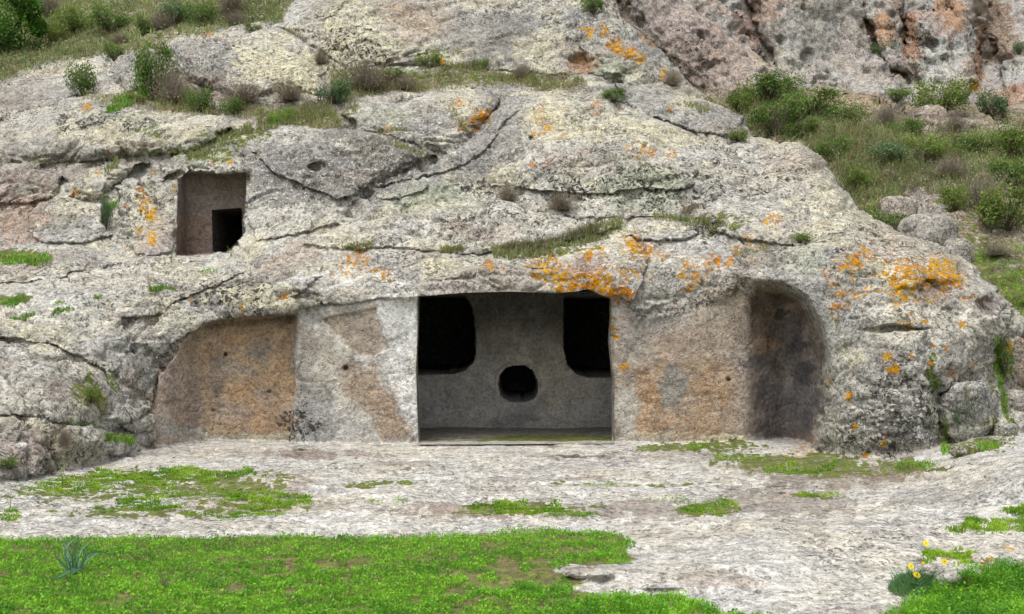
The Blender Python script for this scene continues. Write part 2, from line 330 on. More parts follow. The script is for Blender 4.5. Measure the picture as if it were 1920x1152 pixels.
for key, poly, rad, B, tilt, off in LUMPS:
    B *= .8; tilt *= .6; rad *= 1.25
    s = boxed(poly, U, V, 15)
    d = sdf(poly, WU[s], WV[s]); yc = np.mean([p[1] for p in poly])
    t = np.clip(d / rad, 0, 1)
    Dl = base[s] + off - B * np.sqrt(1 - (1 - t)**2) + tilt * (yc - V[s]) / 100
    Dl = np.where(d > 0, Dl, 99)
    cur = D[s]; win = (Dl < cur)
    LAB[s] = np.where(win, KEYS.index(key), LAB[s])
    D[s] = np.where(win, smin(Dl, cur, .28), cur)
# ---- carved works --------------------------------------------------------------
def smooth_op(poly, soft, warp=0.0):
    pad = soft + 12; s = boxed(poly, U, V, pad)
    x = U[s] + (WU[s] - U[s]) * warp; y = V[s] + (WV[s] - V[s]) * warp
    return s, ss(sdf(poly, x, y) / soft + .5)
ROUGH = np.ones(U.shape); CARVE = np.zeros(U.shape)
def facade_depth(u, v): return 12.95 - .00012 * (v - 700) + np.where(u > 1150, .02, 0)
FAC = [(548,590),(600,576),(700,566),(783,560),(1150,556),(1200,605),(1300,585),(1385,550),(1400,560),(1440,838),(1150,842),(783,842),(548,838)]
s, m = smooth_op(FAC, 13, .35); D[s] = D[s] * (1 - m) + facade_depth(U[s], V[s]) * m; ROUGH[s] = np.minimum(ROUGH[s], 1 - .82 * m); CARVE[s] = np.maximum(CARVE[s], m)
FACR = [(1152,560),(1200,610),(1300,580),(1395,540),(1400,845),(1152,845)]
s, m = smooth_op(FACR, 60, .5); D[s] = D[s] * (1 - m) + facade_depth(U[s], V[s]) * m
PANEL = [(384,607),(470,597),(556,588),(552,700),(546,830),(292,836),(288,760),(300,700),(345,645)]
s, m = smooth_op(PANEL, 7, .15)
pd = 13.12 - .55 * ss((385 - U[s]) / 95) + .10 * ss((620 - V[s]) / 40)
D[s] = D[s] * (1 - m) + pd * m; ROUGH[s] = np.minimum(ROUGH[s], 1 - .8 * m); CARVE[s] = np.maximum(CARVE[s], m)
ALC = [(1400,560),(1420,538),(1465,540),(1505,565),(1530,610),(1545,680),(1546,740),(1536,800),(1515,842),(1400,846)]
s, m = smooth_op(ALC, 30, .3)
ad = 12.95 + .38 * ss((U[s] - 1385) / 90) - .75 * ss((U[s] - 1465) / 95) - .12 * ss((600 - V[s]) / 60)
ALCM = np.zeros(U.shape); ALCM[s] = m
D[s] = D[s] * (1 - m) + ad * m; ROUGH[s] = np.minimum(ROUGH[s], 1 - .75 * m); CARVE[s] = np.maximum(CARVE[s], m)
# smooth lip right of the alcove
s, m = smooth_op([(1400,520),(1470,500),(1540,540),(1590,640),(1600,760),(1560,860),(1515,846),(1546,760),(1540,640),(1500,560)], 40); ROUGH[s] = np.minimum(ROUGH[s], 1 - .6 * m)
# spalled plate on the facade left of the door
s, m = smooth_op([(604,600),(640,590),(706,578),(716,625),(728,655),(700,668),(672,666),(640,632)], 3, .3); D[s] += .035 * m
s, m = smooth_op([(560,620),(600,610),(700,690),(740,770),(780,835),(690,836),(560,836)], 8, .8); D[s] -= .03 * m
# lintel band: the face over the door stands a little forward, with a sharp lower edge
s, m = smooth_op([(778,520),(900,505),(1020,505),(1150,515),(1160,560),(778,560)], 7, .2); D[s] = D[s] * (1 - .8 * m) + (12.88) * .8 * m
# porch of the upper tomb
PORCH = [(331,332),(350,326),(462,324),(460,380),(452,442),(428,466),(398,478),(331,479)]
s, m = smooth_op(PORCH, 4, .08); mm = m * np.clip((U[s] - 329) / 20, 0, 1)**.8
D[s] = D[s] * (1 - m) + (15.15 + .75 * mm) * m; ROUGH[s] = np.minimum(ROUGH[s], 1 - .9 * m); CARVE[s] = np.maximum(CARVE[s], m)
UDOOR = [(397,394),(452,390),(455,440),(440,458),(426,472),(399,473)]
# cup marks, holes, hollows: (u, v, ru, rv, depth)
for (a, b, ra, rb, dd) in [(590,312,18,10,.14),(423,665,3.5,3.5,.10),(648,690,4,4,.12),(1366,712,4,3.5,.10),(996,262,7,7,.3),(1762,540,48,20,.25),(1690,548,30,16,.12),(1858,570,26,20,.22),(1680,615,60,6,.12),(505,735,4,3,.06),
                          (400,770,4,3,.06),(1090,120,34,22,.25),(590,375,14,12,.08),(1885,660,20,20,.3),(690,360,30,8,.12)]:
    sx = (slice(*np.searchsorted(VY, [b - rb * 2.2, b + rb * 2.2])), slice(*np.searchsorted(UX, [a - ra * 2.2, a + ra * 2.2])))
    r = np.hypot((WU[sx] - 2 - a) / ra, (WV[sx] - 2 - b) / rb) if ra > 9 else np.hypot((U[sx] - a) / ra, (V[sx] - b) / rb)
    D[sx] += dd * ss(1.25 - r)
# cracks: (points, half width px, depth m)
CRACKS = [([(700,52),(760,56),(800,46),(842,30)], 2.5, .25),([(842,58),(880,56),(910,62)], 2, .15),([(740,0),(748,30),(760,55)], 2, .15),([(604,600),(640,632),(672,664),(690,668)], 2, .04),([(1170,690),(1166,650),(1176,610)], 2, .05),
 ([(120,500),(60,512),(0,540)], 4, .2),([(180,590),(120,575),(60,560),(0,556)], 4, .15),([(20,640),(110,690),(160,730),(190,790)], 6, .3),([(320,560),(240,570),(170,560)], 3, .12),([(0,470),(110,462),(230,452)], 4, .2),
 ([(640,420),(740,380),(820,352),(900,330)], 3, .2),([(640,460),(700,432),(800,402),(880,392)], 3, .15),([(860,300),(900,250),(940,190)], 4, .25),([(1340,430),(1370,400),(1400,385)], 6, .25),([(1310,440),(1340,452),(1470,456)], 3, .15),
 ([(1180,200),(1260,210),(1320,240),(1400,262)], 4, .2),([(1650,655),(1700,660),(1760,664)], 3, .10),([(1735,640),(1742,700),(1765,740),(1768,800),(1764,850)], 7, .45),([(1765,705),(1830,708),(1872,700)], 6, .35),
 ([(1640,500),(1700,520),(1760,520)], 3, .08),([(1690,60),(1720,90)], 3, .2),([(300,480),(260,490),(180,520)], 3, .12),([(560,590),(470,600),(384,610)], 2.5, .06),([(210,290),(120,300),(40,330)], 4, .18),([(440,250),(350,292),(300,305)], 5, .12),
 ([(0,400),(60,395),(120,372)], 4, .2),([(212,300),(205,360),(212,440)], 7, .35),([(60,455),(180,465),(260,482)], 4, .2),([(800,300),(860,295),(950,290),(1000,285)], 3, .1),([(470,470),(560,452),(640,430)], 4, .18),([(330,480),(420,482),(470,468)], 3, .12)]
for pts, w, dd in CRACKS:
    s = boxed(pts, U, V, 20); D[s] += .12 * dd * np.exp(-(linedist(pts, WU[s], WV[s]) / (w * 1.1))**2)
s, m = smooth_op([(1600,560),(1760,575),(1890,600),(1870,860),(1540,868),(1560,640)], 40); ROUGH[s] = np.minimum(ROUGH[s], 1 - .45 * m)
# ---- court floor and foreground, a nearly level sheet
ZG = np.zeros(U.shape)
for (a, b, ra, rb, h) in [(1980,860,240,80,.42),(1800,960,260,60,.07),(1520,1030,260,60,.07),(1800,1085,90,24,.09),(1900,1040,60,26,.07),(1250,1085,130,14,.035),(1130,1072,50,8,.04),(-60,920,160,60,.10),(250,955,80,14,.02),(700,870,200,12,.015),(1000,960,160,10,.02),(1500,885,120,10,-.02),(1650,880,90,12,-.03),(1870,1020,60,16,.05),(1780,1075,50,12,.04),(1620,1000,110,14,.03),(1350,1060,120,10,.03),(1120,1078,30,5,.03),(1230,1100,80,6,.02),(800,965,120,5,.015),(1400,975,120,8,.02)]:
    ZG += h * np.exp(-((U - a) / ra)**2 - ((V - b) / rb)**2)
for pts, w, dd in [([(1490,1062),(1560,1040),(1610,1022),(1690,985)],3,.02),([(1740,985),(1790,1000),(1790,1020),(1830,1022)],3,.025),([(1720,1040),(1770,1060),(1810,1075),(1830,1090)],3,.03),([(1080,895),(1140,890),(1190,886)],2,.012),([(1560,890),(1700,850),(1800,815),(1900,780)],3,.02),([(1380,905),(1480,915),(1600,900)],3,.015),([(1700,900),(1800,890),(1860,900)],3,.02),([(850,965),(960,975),(1060,965),(1120,950)],3,.015),([(1000,990),(1120,970),(1240,980)],3,.012),([(1180,1050),(1300,1062),(1400,1060)],3,.015),([(1000,857),(1080,852),(1140,848)],2,.012)]:
    ZG -= .45 * dd * np.exp(-(linedist(pts, WU, WV) / w)**2) * ss(.7 + 1.5 * vnoise(U / 30, V / 12, U * 0, 77))
Dg = np.where(V > 600, (EYE - ZG) * F / np.maximum(V - 576, 24), 99)
gw = Dg < D
LAB[gw] = KEYS.index('ground')
D = smin(D, Dg, .10)
GR = ss((V - 700) / 60) * ss((D - Dg + .25) / .25) * 1.0                # how much of the point is floor
D0 = D.copy()
def point(u, v, d): return np.stack([(u - 960) / F * d, d, EYE + (576 - v) / F * d], -1)
P = point(U, V, D)
def normals(P):
    du = np.gradient(P, axis=1); dv = np.gradient(P, axis=0)
    n = np.cross(dv, du); n /= np.maximum(1e-9, np.linalg.norm(n, axis=-1, keepdims=True))
    flip = (n * (P - np.array([0, 0, EYE]))).sum(-1) > 0
    n[flip] *= -1
    return n
Ds = D.copy()
for _ in range(6):
    Ds[1:-1, 1:-1] = (Ds[1:-1, 1:-1] * 2 + Ds[:-2, 1:-1] + Ds[2:, 1:-1] + Ds[1:-1, :-2] + Ds[1:-1, 2:]) / 6
n0 = normals(point(U, V, Ds)); vd = np.array([0, 0, EYE]) - P; vd /= np.linalg.norm(vd, axis=-1, keepdims=True)
n0 = n0 + .45 * vd; n0 /= np.linalg.norm(n0, axis=-1, keepdims=True)
# keep displaced directions tame where the sheet is stretched
x, y, z = P[..., 0], P[..., 1], P[..., 2]
rough = ROUGH * (1 - .72 * GR)
wx_, wz_ = .5 * vnoise(x / .8, y / .8, z / .8, 57), .35 * vnoise(x / .8, y / .8, z / .8, 58)
h = .085 * fbm(x / 1.0, y / 1.0, z / .55, 51, 3)
bil = 1 - np.abs(fbm((x + wx_) / .75, y / .75, (z + wz_) / .30, 61, 4)) * 2.6
h -= .07 * np.clip(bil, 0, 1)**3
bil2 = 1 - np.abs(fbm((x + wx_) / .26, y / .26, (z + wz_) / .13, 66, 3)) * 2.6
h -= .022 * np.clip(bil2, 0, 1)**2 * ss(.5 + 2 * vnoise(x / 1.3, y / 1.3, z / 1.3, 67))
f1, f2 = worley((x + .5 * wx_) / .33, y / .33, z / .22, 71)
h += .022 * (1 - np.clip(f1, 0, 1)) * ss(.4 + 2.2 * vnoise(x / 1.1, y / 1.1, z / .9, 72))
h += .030 * fbm(x / .14, y / .14, z / .10, 81, 3)
pit = fbm(x / .11, y / .11, z / .08, 85, 2)
h -= .030 * ss((pit - .28) / .2) * ss(.3 + 2.5 * vnoise(x / .9, y / .9, z / .7, 86))
fine = fbm(x / .05, y / .05, z / .045, 91, 2)
h = h * rough + .009 * fine * (.25 + .75 * rough)
# erosion pockets on the floor, long across the view
fl = fbm(x / .35, y / .22, z / .3, 101, 4)
h += GR * (.026 * fl - .012 * np.exp(-(np.abs(fbm(x / .30, y / .16, z, 111, 3)) / .10)**2))
P = P + n0 * h[..., None]
n1 = normals(P)
# ------------------------------------------------------------------ colours of the stone
CREAM=(.50,.475,.35); PALE=(.44,.425,.385); GREY=(.25,.245,.235); DGREY=(.15,.145,.14); PINK=(.36,.285,.235); BROWN=(.37,.245,.145); RUST=(.30,.165,.085)
SOOT=(.105,.09,.088); SOIL=(.17,.13,.085); WHITE=(.58,.57,.545); GREEN=(.33,.355,.27); TAUPE=(.23,.195,.17); TURF=(.085,.15,.03)
T = np.empty(U.shape + (3,)); T[:] = PALE
q = fbm(x / 1.6, y / 1.6, z / 1.0, 201, 4)
def blend(m, c, sl=None):
    t = T if sl is None else T[sl]
    t[:] = t * (1 - m[..., None]) + np.array(c) * m[..., None]
blend(ss((q - .02) / .25) * .8, GREY); blend(ss((fbm(x / .7, y / .7, z / .5, 211, 3) - .1) / .2) * .6, CREAM)
blend(ss((fbm(x / 1.1, y / 1.1, z / .6, 221, 3) - .18) / .15) * .55, TAUPE)
MK = np.zeros(U.shape + (4,)); MK[..., 1] = .5 + .25 * fbm(x / 1.2, y / 1.2, z / .8, 251, 3); MK[..., 2] = np.clip(.5 + .9 * fbm(x / .9, y / .9, z / .7, 261, 3), 0, 1)
def E(a, b, ra, rb, c, op, rag=1.0):
    s = (slice(*np.searchsorted(VY, [b - rb * 1.7, b + rb * 1.7])), slice(*np.searchsorted(UX, [a - ra * 1.7, a + ra * 1.7])))
    r = np.hypot((WU[s] - a) / ra, (WV[s] - b) / rb) + .75 * rag * fbm(U[s] / 20, V[s] / 15, U[s] * 0, int(a) % 97, 4) + .22 * rag * vnoise(U[s] / 4, V[s] / 4, U[s] * 0, 5)
    m = ss((1.15 - r) / .4) * (min(1, op * 1.2) if not isinstance(c, int) else op)
    if isinstance(c, int): MK[s][..., c] = np.maximum(MK[s][..., c], m) if op > 0 else MK[s][..., c] * (1 + m)
    else: blend(m, c, s)
def Pc(poly, c, op, soft=10, warp=1.0):
    s, m = smooth_op(poly, soft, warp)
    if warp >= 1.1:
        sd_ = sdf(poly, WU[s], WV[s]); m = ss(sd_ / soft + .5 + 1.1 * fbm(U[s] / 26, V[s] / 26, U[s] * 0, 71, 4) + .5 * vnoise(U[s] / 5, V[s] / 5, U[s] * 0, 72)) * (sd_ > -soft * 1.2)
    m = m * op
    if isinstance(c, int): MK[s][..., c] = np.maximum(MK[s][..., c], m) if op > 0 else MK[s][..., c] * (1 + m)
    else: blend(m, c, s)
# upper country
for e in [(690,80,70,50,CREAM,.8),(480,120,120,40,CREAM,.85),(560,140,50,30,CREAM,.9),(780,40,70,40,PINK,.5),(900,70,90,50,GREY,.7),(1000,100,50,40,CREAM,.6),(1090,125,34,20,RUST,.8),(1160,130,50,30,GREEN,.6),(1200,90,60,30,GREY,.6),(1240,130,40,30,GREY,.6),
          (400,110,50,40,GREY,.7),(260,115,45,35,GREY,.6),(60,175,80,28,GREY,.5),(40,190,60,20,TAUPE,.6),(380,165,80,25,TAUPE,.8),(540,210,120,25,TAUPE,.6),(100,230,160,40,PALE,.5),(250,240,130,40,CREAM,.45),(220,225,60,16,GREEN,.5),(60,285,110,30,GREY,.5),
          (30,400,70,60,PINK,.85),(60,330,90,35,TAUPE,.5),(130,420,50,30,GREY,.5),(240,290,100,20,TAUPE,.4),(270,400,45,60,CREAM,.4),(290,440,35,35,PINK,.5),(400,290,70,25,GREEN,.5),(520,330,60,70,GREY,.75),(620,320,90,60,DGREY,.6),(730,300,80,50,DGREY,.75),(700,330,60,20,TAUPE,.5),
          (930,255,55,70,DGREY,.6),(880,310,60,24,DGREY,.5),(1040,205,50,24,CREAM,.8),(1180,245,120,26,CREAM,.6),(560,340,70,50,DGREY,.4),(650,250,60,24,DGREY,.4),(860,190,50,20,CREAM,.5),(1100,55,40,40,GREY,.6),(960,60,40,50,DGREY,.3),(650,50,50,50,CREAM,.7),(780,225,90,35,GREY,.75),(870,230,40,40,PINK,.35),(720,215,50,20,GREEN,.4),(940,240,40,60,GREY,.7),(900,300,50,30,GREY,.8),(1030,230,40,40,CREAM,.7),(1130,230,80,35,CREAM,.5),(1240,260,100,30,CREAM,.5),(1080,305,70,20,PINK,.45),(1150,290,50,25,GREY,.5),(1230,350,110,45,GREEN,.75),
          (800,365,90,28,GREEN,.6),(960,330,60,25,CREAM,.5),(1080,350,50,40,CREAM,.4),(900,415,100,25,PALE,.6),(900,430,60,20,PINK,.5),(780,440,80,18,PALE,.5),(1400,350,120,50,PALE,.6),(1500,300,70,30,PINK,.45),(1560,380,80,35,CREAM,.45),(1680,445,60,25,PINK,.35),(1330,220,70,30,GREY,.6),(1350,240,60,20,TAUPE,.5),
          (150,540,160,40,PALE,.6),(80,580,100,30,WHITE,.4),(200,620,100,50,WHITE,.3),(40,720,80,40,PALE,.6),(430,500,70,25,PALE,.4),(560,480,45,22,PINK,.5),(520,500,40,20,PINK,.4),(480,560,110,25,CREAM,.6),(600,540,60,20,PALE,.6),(650,525,100,28,WHITE,.6),(330,600,60,30,CREAM,.4),
          (150,740,70,30,TAUPE,.6),(240,720,30,40,TAUPE,.5),(60,850,50,40,PINK,.5),(30,870,40,30,TAUPE,.5),(200,835,60,25,PALE,.6),(850,500,80,18,CREAM,.6),(1250,430,50,12,CREAM,.8),(1100,530,60,30,TAUPE,.45),(1100,495,30,25,(.24,.19,.17),.6),
          (1250,520,100,35,GREY,.65),(1400,480,80,25,GREY,.5),(1500,490,60,30,GREEN,.45),(1455,525,50,16,TAUPE,.6),(1600,500,60,20,GREEN,.3),(1740,480,80,14,PALE,.6),(1700,585,130,14,WHITE,.4),(1760,545,44,16,TAUPE,.8),(1855,572,26,16,TAUPE,.8),(1700,630,120,20,PALE,.7),(1690,740,90,110,GREY,.7),(1640,800,60,60,DGREY,.4),(1710,820,60,50,DGREY,.5),
          (1820,660,60,30,GREY,.6),(1820,770,50,50,GREY,.8),(1790,690,30,8,TAUPE,.8)]: E(*e)
# carved wall left of the door
Pc([(548,588),(783,545),(783,842),(548,838)], (.45,.44,.42), .9, 8, .5)
Pc([(700,560),(783,548),(783,835),(752,780),(724,700),(735,640)], (.64,.635,.61), .85, 12, 1)
Pc([(604,600),(640,590),(706,578),(716,625),(728,655),(700,668),(672,666),(640,632)], (.35,.29,.24), .85, 9, 1.2)
Pc([(655,690),(700,690),(730,740),(760,790),(776,828),(715,828),(700,790),(660,740)], (.33,.235,.16), .8, 20, 2.6)
Pc([(620,690),(660,670),(690,690),(690,740),(650,740)], (.34,.28,.235), .6, 22, 2.5); Pc([(560,610),(600,620),(605,660),(570,665)], TAUPE, .6, 12, 1.5)
Pc([(545,660),(600,700),(640,790),(640,838),(545,838)], GREY, .7, 20, 1.5)
Pc([(545,780),(620,790),(640,836),(545,836)], 1, .95, 16, 1.5); Pc([(545,660),(575,660),(580,836),(545,836)], 1, .9, 12, 1.5)
# left panel
Pc(PANEL, (.36,.265,.18), .95, 12, 1.2); Pc([(290,690),(330,650),(375,640),(380,830),(290,836)], PINK, .75, 14, 1)
Pc([(350,660),(372,640),(378,700),(372,830),(345,820)], TAUPE, .55, 10, 1.2)
for e in [(480,650,30,18,GREY,.5),(440,690,36,16,GREY,.45),(500,670,14,14,GREY,.4),(470,735,60,22,BROWN,.6),(430,770,40,22,PINK,.7),(500,795,50,22,BROWN,.6),(450,640,40,14,BROWN,.5),(410,720,16,60,TAUPE,.5),(520,700,22,50,(.39,.28,.18),.6),(400,640,30,16,(.37,.30,.24),.6),(500,740,30,16,GREY,.35),(335,720,24,50,(.36,.30,.26),.5),(300,800,20,30,PALE,.5),(430,640,20,10,(.30,.18,.10),.4),(350,815,50,16,PALE,.7),(460,822,90,8,CREAM,.6),(620,555,80,10,TAUPE,.35)]: E(*e)
Pc([(384,600),(556,583),(560,600),(384,622)], TAUPE, .5, 8, .3)
# carved wall right of the door and alcove
Pc([(1150,555),(1200,588),(1300,552),(1400,512),(1410,838),(1150,842)], (.35,.30,.255), .9, 8, .8)
Pc([(1150,560),(1180,580),(1290,560),(1330,540),(1260,620),(1200,650),(1190,680),(1150,660)], GREY, .65, 16, 1.4)
Pc([(1200,650),(1290,610),(1390,590),(1400,835),(1200,835)], (.355,.275,.215), .75, 40, 2.5)
for e in [(1230,740,40,50,BROWN,.7),(1330,720,40,50,BROWN,.55),(1270,800,80,25,(.33,.23,.16),.6),(1262,720,26,36,GREY,.75),(1175,770,22,50,PALE,.7),(1300,640,60,25,(.36,.29,.24),.6),(1220,820,60,12,CREAM,.4),(1210,800,18,18,BROWN,.5),(1165,640,12,60,(.37,.32,.29),.9)]: E(*e)
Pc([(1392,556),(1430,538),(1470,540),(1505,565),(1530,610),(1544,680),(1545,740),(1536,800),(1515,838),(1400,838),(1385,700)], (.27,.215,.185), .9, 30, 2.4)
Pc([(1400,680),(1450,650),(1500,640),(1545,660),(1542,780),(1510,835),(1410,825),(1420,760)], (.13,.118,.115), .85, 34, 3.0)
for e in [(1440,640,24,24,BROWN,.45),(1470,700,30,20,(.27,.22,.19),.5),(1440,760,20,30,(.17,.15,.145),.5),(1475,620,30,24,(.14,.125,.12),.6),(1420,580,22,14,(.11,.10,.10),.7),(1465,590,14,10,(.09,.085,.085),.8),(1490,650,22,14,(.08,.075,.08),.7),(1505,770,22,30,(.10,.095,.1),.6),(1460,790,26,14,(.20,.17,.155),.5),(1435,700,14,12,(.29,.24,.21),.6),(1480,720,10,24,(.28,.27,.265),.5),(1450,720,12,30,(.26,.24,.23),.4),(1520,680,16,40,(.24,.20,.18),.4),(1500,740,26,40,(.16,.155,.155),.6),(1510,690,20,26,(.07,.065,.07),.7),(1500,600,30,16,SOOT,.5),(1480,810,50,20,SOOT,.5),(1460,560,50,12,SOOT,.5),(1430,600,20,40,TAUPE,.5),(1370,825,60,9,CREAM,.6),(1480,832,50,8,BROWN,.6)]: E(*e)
Pc([(1400,520),(1470,505),(1530,545),(1575,640),(1585,760),(1545,860),(1520,850),(1548,760),(1545,640),(1500,560),(1450,532)], (.33,.33,.31), .75, 14, .6)
# lintel face
Pc([(780,520),(900,500),(980,500),(990,550),(780,556)], (.34,.30,.27), .7, 8, .7)
# upper porch
Pc(PORCH, (.235,.20,.185), .95, 5, .1); Pc([(333,400),(395,400),(395,478),(333,478)], (.28,.20,.16), .7, 14, 1)
# floor: pale trodden stone with soil in the hollows
fm = GR * .95; blend(fm, (.475,.462,.43)); blend(fm * ss((fbm(x / .8, y / .35, z, 231, 4) - .12) / .2) * .6, (.33,.30,.265)); blend(fm * ss((fbm(x / .5, y / .25, z, 241, 3) - .15) / .2) * .6, WHITE)
for e in [(600,850,120,9,(.22,.17,.14),.7),(760,870,60,6,TAUPE,.5),(900,955,150,14,(.26,.20,.17),.7),(1180,955,120,18,TAUPE,.6),(1450,940,130,30,TAUPE,.6),(1540,890,140,22,(.20,.17,.13),.6),(1650,885,110,14,(.19,.15,.11),.7),(1080,852,70,3,(.10,.09,.08),.8),(1020,858,40,2,(.10,.09,.08),.6),
          (450,920,160,25,(.25,.21,.18),.6),(140,930,120,12,PALE,.5),(700,975,200,14,WHITE,.4),(1400,1010,200,40,PALE,.6),(1340,1085,90,14,(.24,.19,.16),.5),(1750,930,120,14,GREY,.5),(1500,870,160,14,(.17,.15,.09),.7)]: E(*e)
# darker speckling and pale lichen, where they are strong or weak
Pc(FAC, 1, -.55, 10); Pc(PANEL, 1, -.45, 8); Pc(PANEL, 2, -.92, 8); Pc(FAC, 2, -.45, 10); MK[..., 2] *= 1 - .85 * ALCM; MK[..., 1] *= 1 - .6 * ALCM
Pc(PORCH, 1, -.8, 8); Pc(PORCH, 2, -.85, 8)
MK[..., 1] *= 1 - .1 * GR; MK[..., 2] *= 1 - .5 * GR
for e in [(120,235,14,22,1,1),(160,232,40,14,1,1),(270,238,50,16,1,1),(900,350,34,16,1,1.0),(1060,355,60,26,1,.95),(1230,350,110,40,1,.85),(680,110,60,50,1,.8),(640,70,60,60,1,.75),(1330,430,30,24,1,1.0),(430,560,90,40,1,.8),(1700,760,80,90,1,.75),(1690,760,90,100,2,1),(520,370,70,60,2,1),(800,230,100,50,2,.95),(1380,340,120,60,1,.7),
          (200,220,20,20,1,.9),(1640,830,80,30,1,.8),(1820,760,60,60,2,.9),(560,800,40,40,1,.9)]: E(*e)
# moss and turf films
MOSS = [(1330,840,120,12,.8),(1480,860,140,16,.8),(1560,880,110,14,.85),(1700,870,80,12,.8),(1840,835,70,14,.9),(1000,822,120,5,.8),(1870,800,40,26,.55),(1880,690,26,40,.6),(160,735,30,30,.7),(440,255,70,16,.6),(280,245,40,12,.5),(1750,700,12,36,.5),(700,905,80,4,.8),(980,950,140,12,.8),(1330,955,60,10,.8),
        (150,925,140,14,.6),(350,905,200,22,.75),(480,945,120,14,.7),(250,960,160,10,.7),(1360,415,40,16,.45),(820,100,60,10,.5),(380,285,80,10,.6),(1030,465,120,14,.6),(20,480,70,14,.9),(30,565,30,8,.9),(1530,930,50,5,.7),(1080,905,60,3,.6),(1250,905,90,4,.5),(60,300,40,8,.4),(1300,1000,30,6,.3)]
for a, b, ra, rb, o in MOSS: E(a, b, ra, rb, 3, o)
HILLG = [[(-60,-40),(560,-40),(520,40),(380,50),(300,85),(200,100),(100,110),(0,150),(-60,180)], [(150,180),(330,170),(420,205),(640,205),(640,240),(560,230),(440,215),(300,205)], [(620,130),(900,135),(1080,150),(1100,165),(900,160),(700,175),(620,200)]]
for g_ in HILLG: Pc(g_, SOIL, .8, 14); Pc(g_, 3, .55, 14)
LAWN = [(-620,1012),(100,1010),(300,1010),(480,1008),(660,1003),(820,1002),(960,994),(1090,988),(1160,992),(1185,1012),(1170,1035),(1195,1050),(1120,1062),(1050,1064),(1035,1074),(1100,1090),(1060,1102),(1130,1120),(1260,1116),(1330,1138),(1400,1160),(1560,1175),(1670,1160),(1700,1138),(1760,1108),(1800,1085),(1860,1066),(1930,1052),(2500,1040),(2500,2400),(-620,2400)]
Pc(LAWN, (.16,.125,.07), 1, 6, .7); s, m = smooth_op(LAWN, 6, .7); MK[s][..., 3] = np.maximum(MK[s][..., 3], m * (.62 + .25 * fbm(U[s] / 90, V[s] / 22, U[s] * 0, 301, 3)))
MK[s][..., 1] *= 1 - .6 * m; MK[s][..., 2] *= 1 - .9 * m
# orange lichen: (u, v, radius, strength)
ORANGE = [(1030,505,34,.8),(1062,525,34,.85),(1015,492,18,.7),(1100,482,16,.8),(1118,535,34,.95),(1150,545,26,.95),(1180,552,18,.85),(1095,530,16,.8),(1190,458,22,.9),(1215,466,18,.7),(1240,470,16,.6),(1130,475,16,.6),(1135,500,18,.6),(1000,500,12,.8),(918,500,12,.9),(945,502,6,.6),
 (1165,520,26,.6),(1200,510,22,.5),(1150,600,9,.8),(1156,635,7,.85),(1150,615,9,.8),(1172,688,9,.9),(1184,695,6,.7),(1170,600,14,.5),(1300,505,32,.6),(1295,535,16,.7),(1340,490,18,.7),(1335,478,12,.7),(1400,470,34,.5),(1385,470,12,.7),(1450,415,18,.65),(1365,492,14,.6),
 (670,487,26,.75),(655,480,10,.8),(640,505,9,.7),(700,500,14,.6),(722,514,14,.65),(650,510,7,.6),(627,512,7,.8),(730,530,8,.5),(535,555,9,.8),(455,578,6,.8),(357,562,5,.8),(550,560,5,.6),
 (1600,490,30,.75),(1625,480,24,.7),(1590,500,14,.85),(1665,482,30,.45),(1680,520,30,.75),(1720,515,36,.85),(1760,515,36,.9),(1790,522,22,.9),(1690,545,24,.7),(1640,530,30,.5),(1680,570,14,.7),(1575,545,18,.6),(1572,575,12,.8),(1568,600,6,.8),(1560,520,22,.5),(1610,560,20,.5),(1720,560,14,.6),(1815,560,16,.55),
 (1840,562,14,.5),(1700,605,20,.6),(1730,602,14,.6),(1665,672,12,.9),(1675,692,11,.95),(1708,668,6,.8),(1590,743,8,.95),(1600,798,7,.9),(1655,832,8,.8),(1622,854,6,.8),(1660,812,8,.5),(1555,720,10,.5),(1745,682,6,.8),(1775,652,8,.7),(1750,650,6,.7),(1785,702,9,.8),(1830,685,9,.7),(1805,605,8,.7),
 (868,232,12,.85),(885,222,8,.8),(905,216,14,.95),(890,240,8,.7),(860,190,10,.7),(845,228,7,.5),(895,236,7,.8),(1010,222,14,.65),(1025,240,14,.7),(1015,210,8,.7),(1020,248,14,.6),(1060,205,12,.5),(1120,200,14,.6),(1160,200,7,.6),(1205,278,18,.7),(1225,281,10,.8),(1180,277,8,.6),(1260,290,12,.6),(1000,306,9,.7),(1030,306,10,.5),(1060,262,12,.5),
 (1108,62,9,.9),(1132,58,9,.9),(1092,56,6,.8),(1155,82,16,.95),(1168,92,12,.9),(1185,98,14,.95),(1200,104,12,.9),(1203,112,6,.8),(1218,72,9,.8),(1226,82,8,.8),(1245,130,9,.8),(1265,145,10,.9),(1242,145,12,.7),(1205,65,6,.7),(1258,152,14,.5),(830,115,8,.95),(1260,200,5,.8),(730,240,12,.55),
 (162,197,9,.95),(265,358,10,.9),(270,380,14,.85),(280,402,12,.95),(272,395,10,.8),(258,430,7,.8),(285,450,9,.95),(287,438,8,.8),(137,360,7,.95),(286,322,6,.9),(306,332,5,.8),(432,301,7,.95),(399,302,5,.8),(326,352,5,.8),(182,321,6,.8),(204,288,6,.8),(232,384,8,.6),(290,390,7,.7),(15,414,8,.5),(240,470,20,.4),(265,460,10,.4),
 (390,60,9,.85),(415,68,5,.6),(20,678,6,.7),(32,685,7,.5),(98,752,5,.5),(1890,1035,12,.95),(1875,1030,8,.8),(1850,1058,8,.8),(1525,380,4,.6),(1540,415,8,.5),(1500,835,26,.5),(1650,380,5,.6),(620,430,6,.5),(395,150,4,.5),(1000,255,6,.6),(800,430,4,.5)]
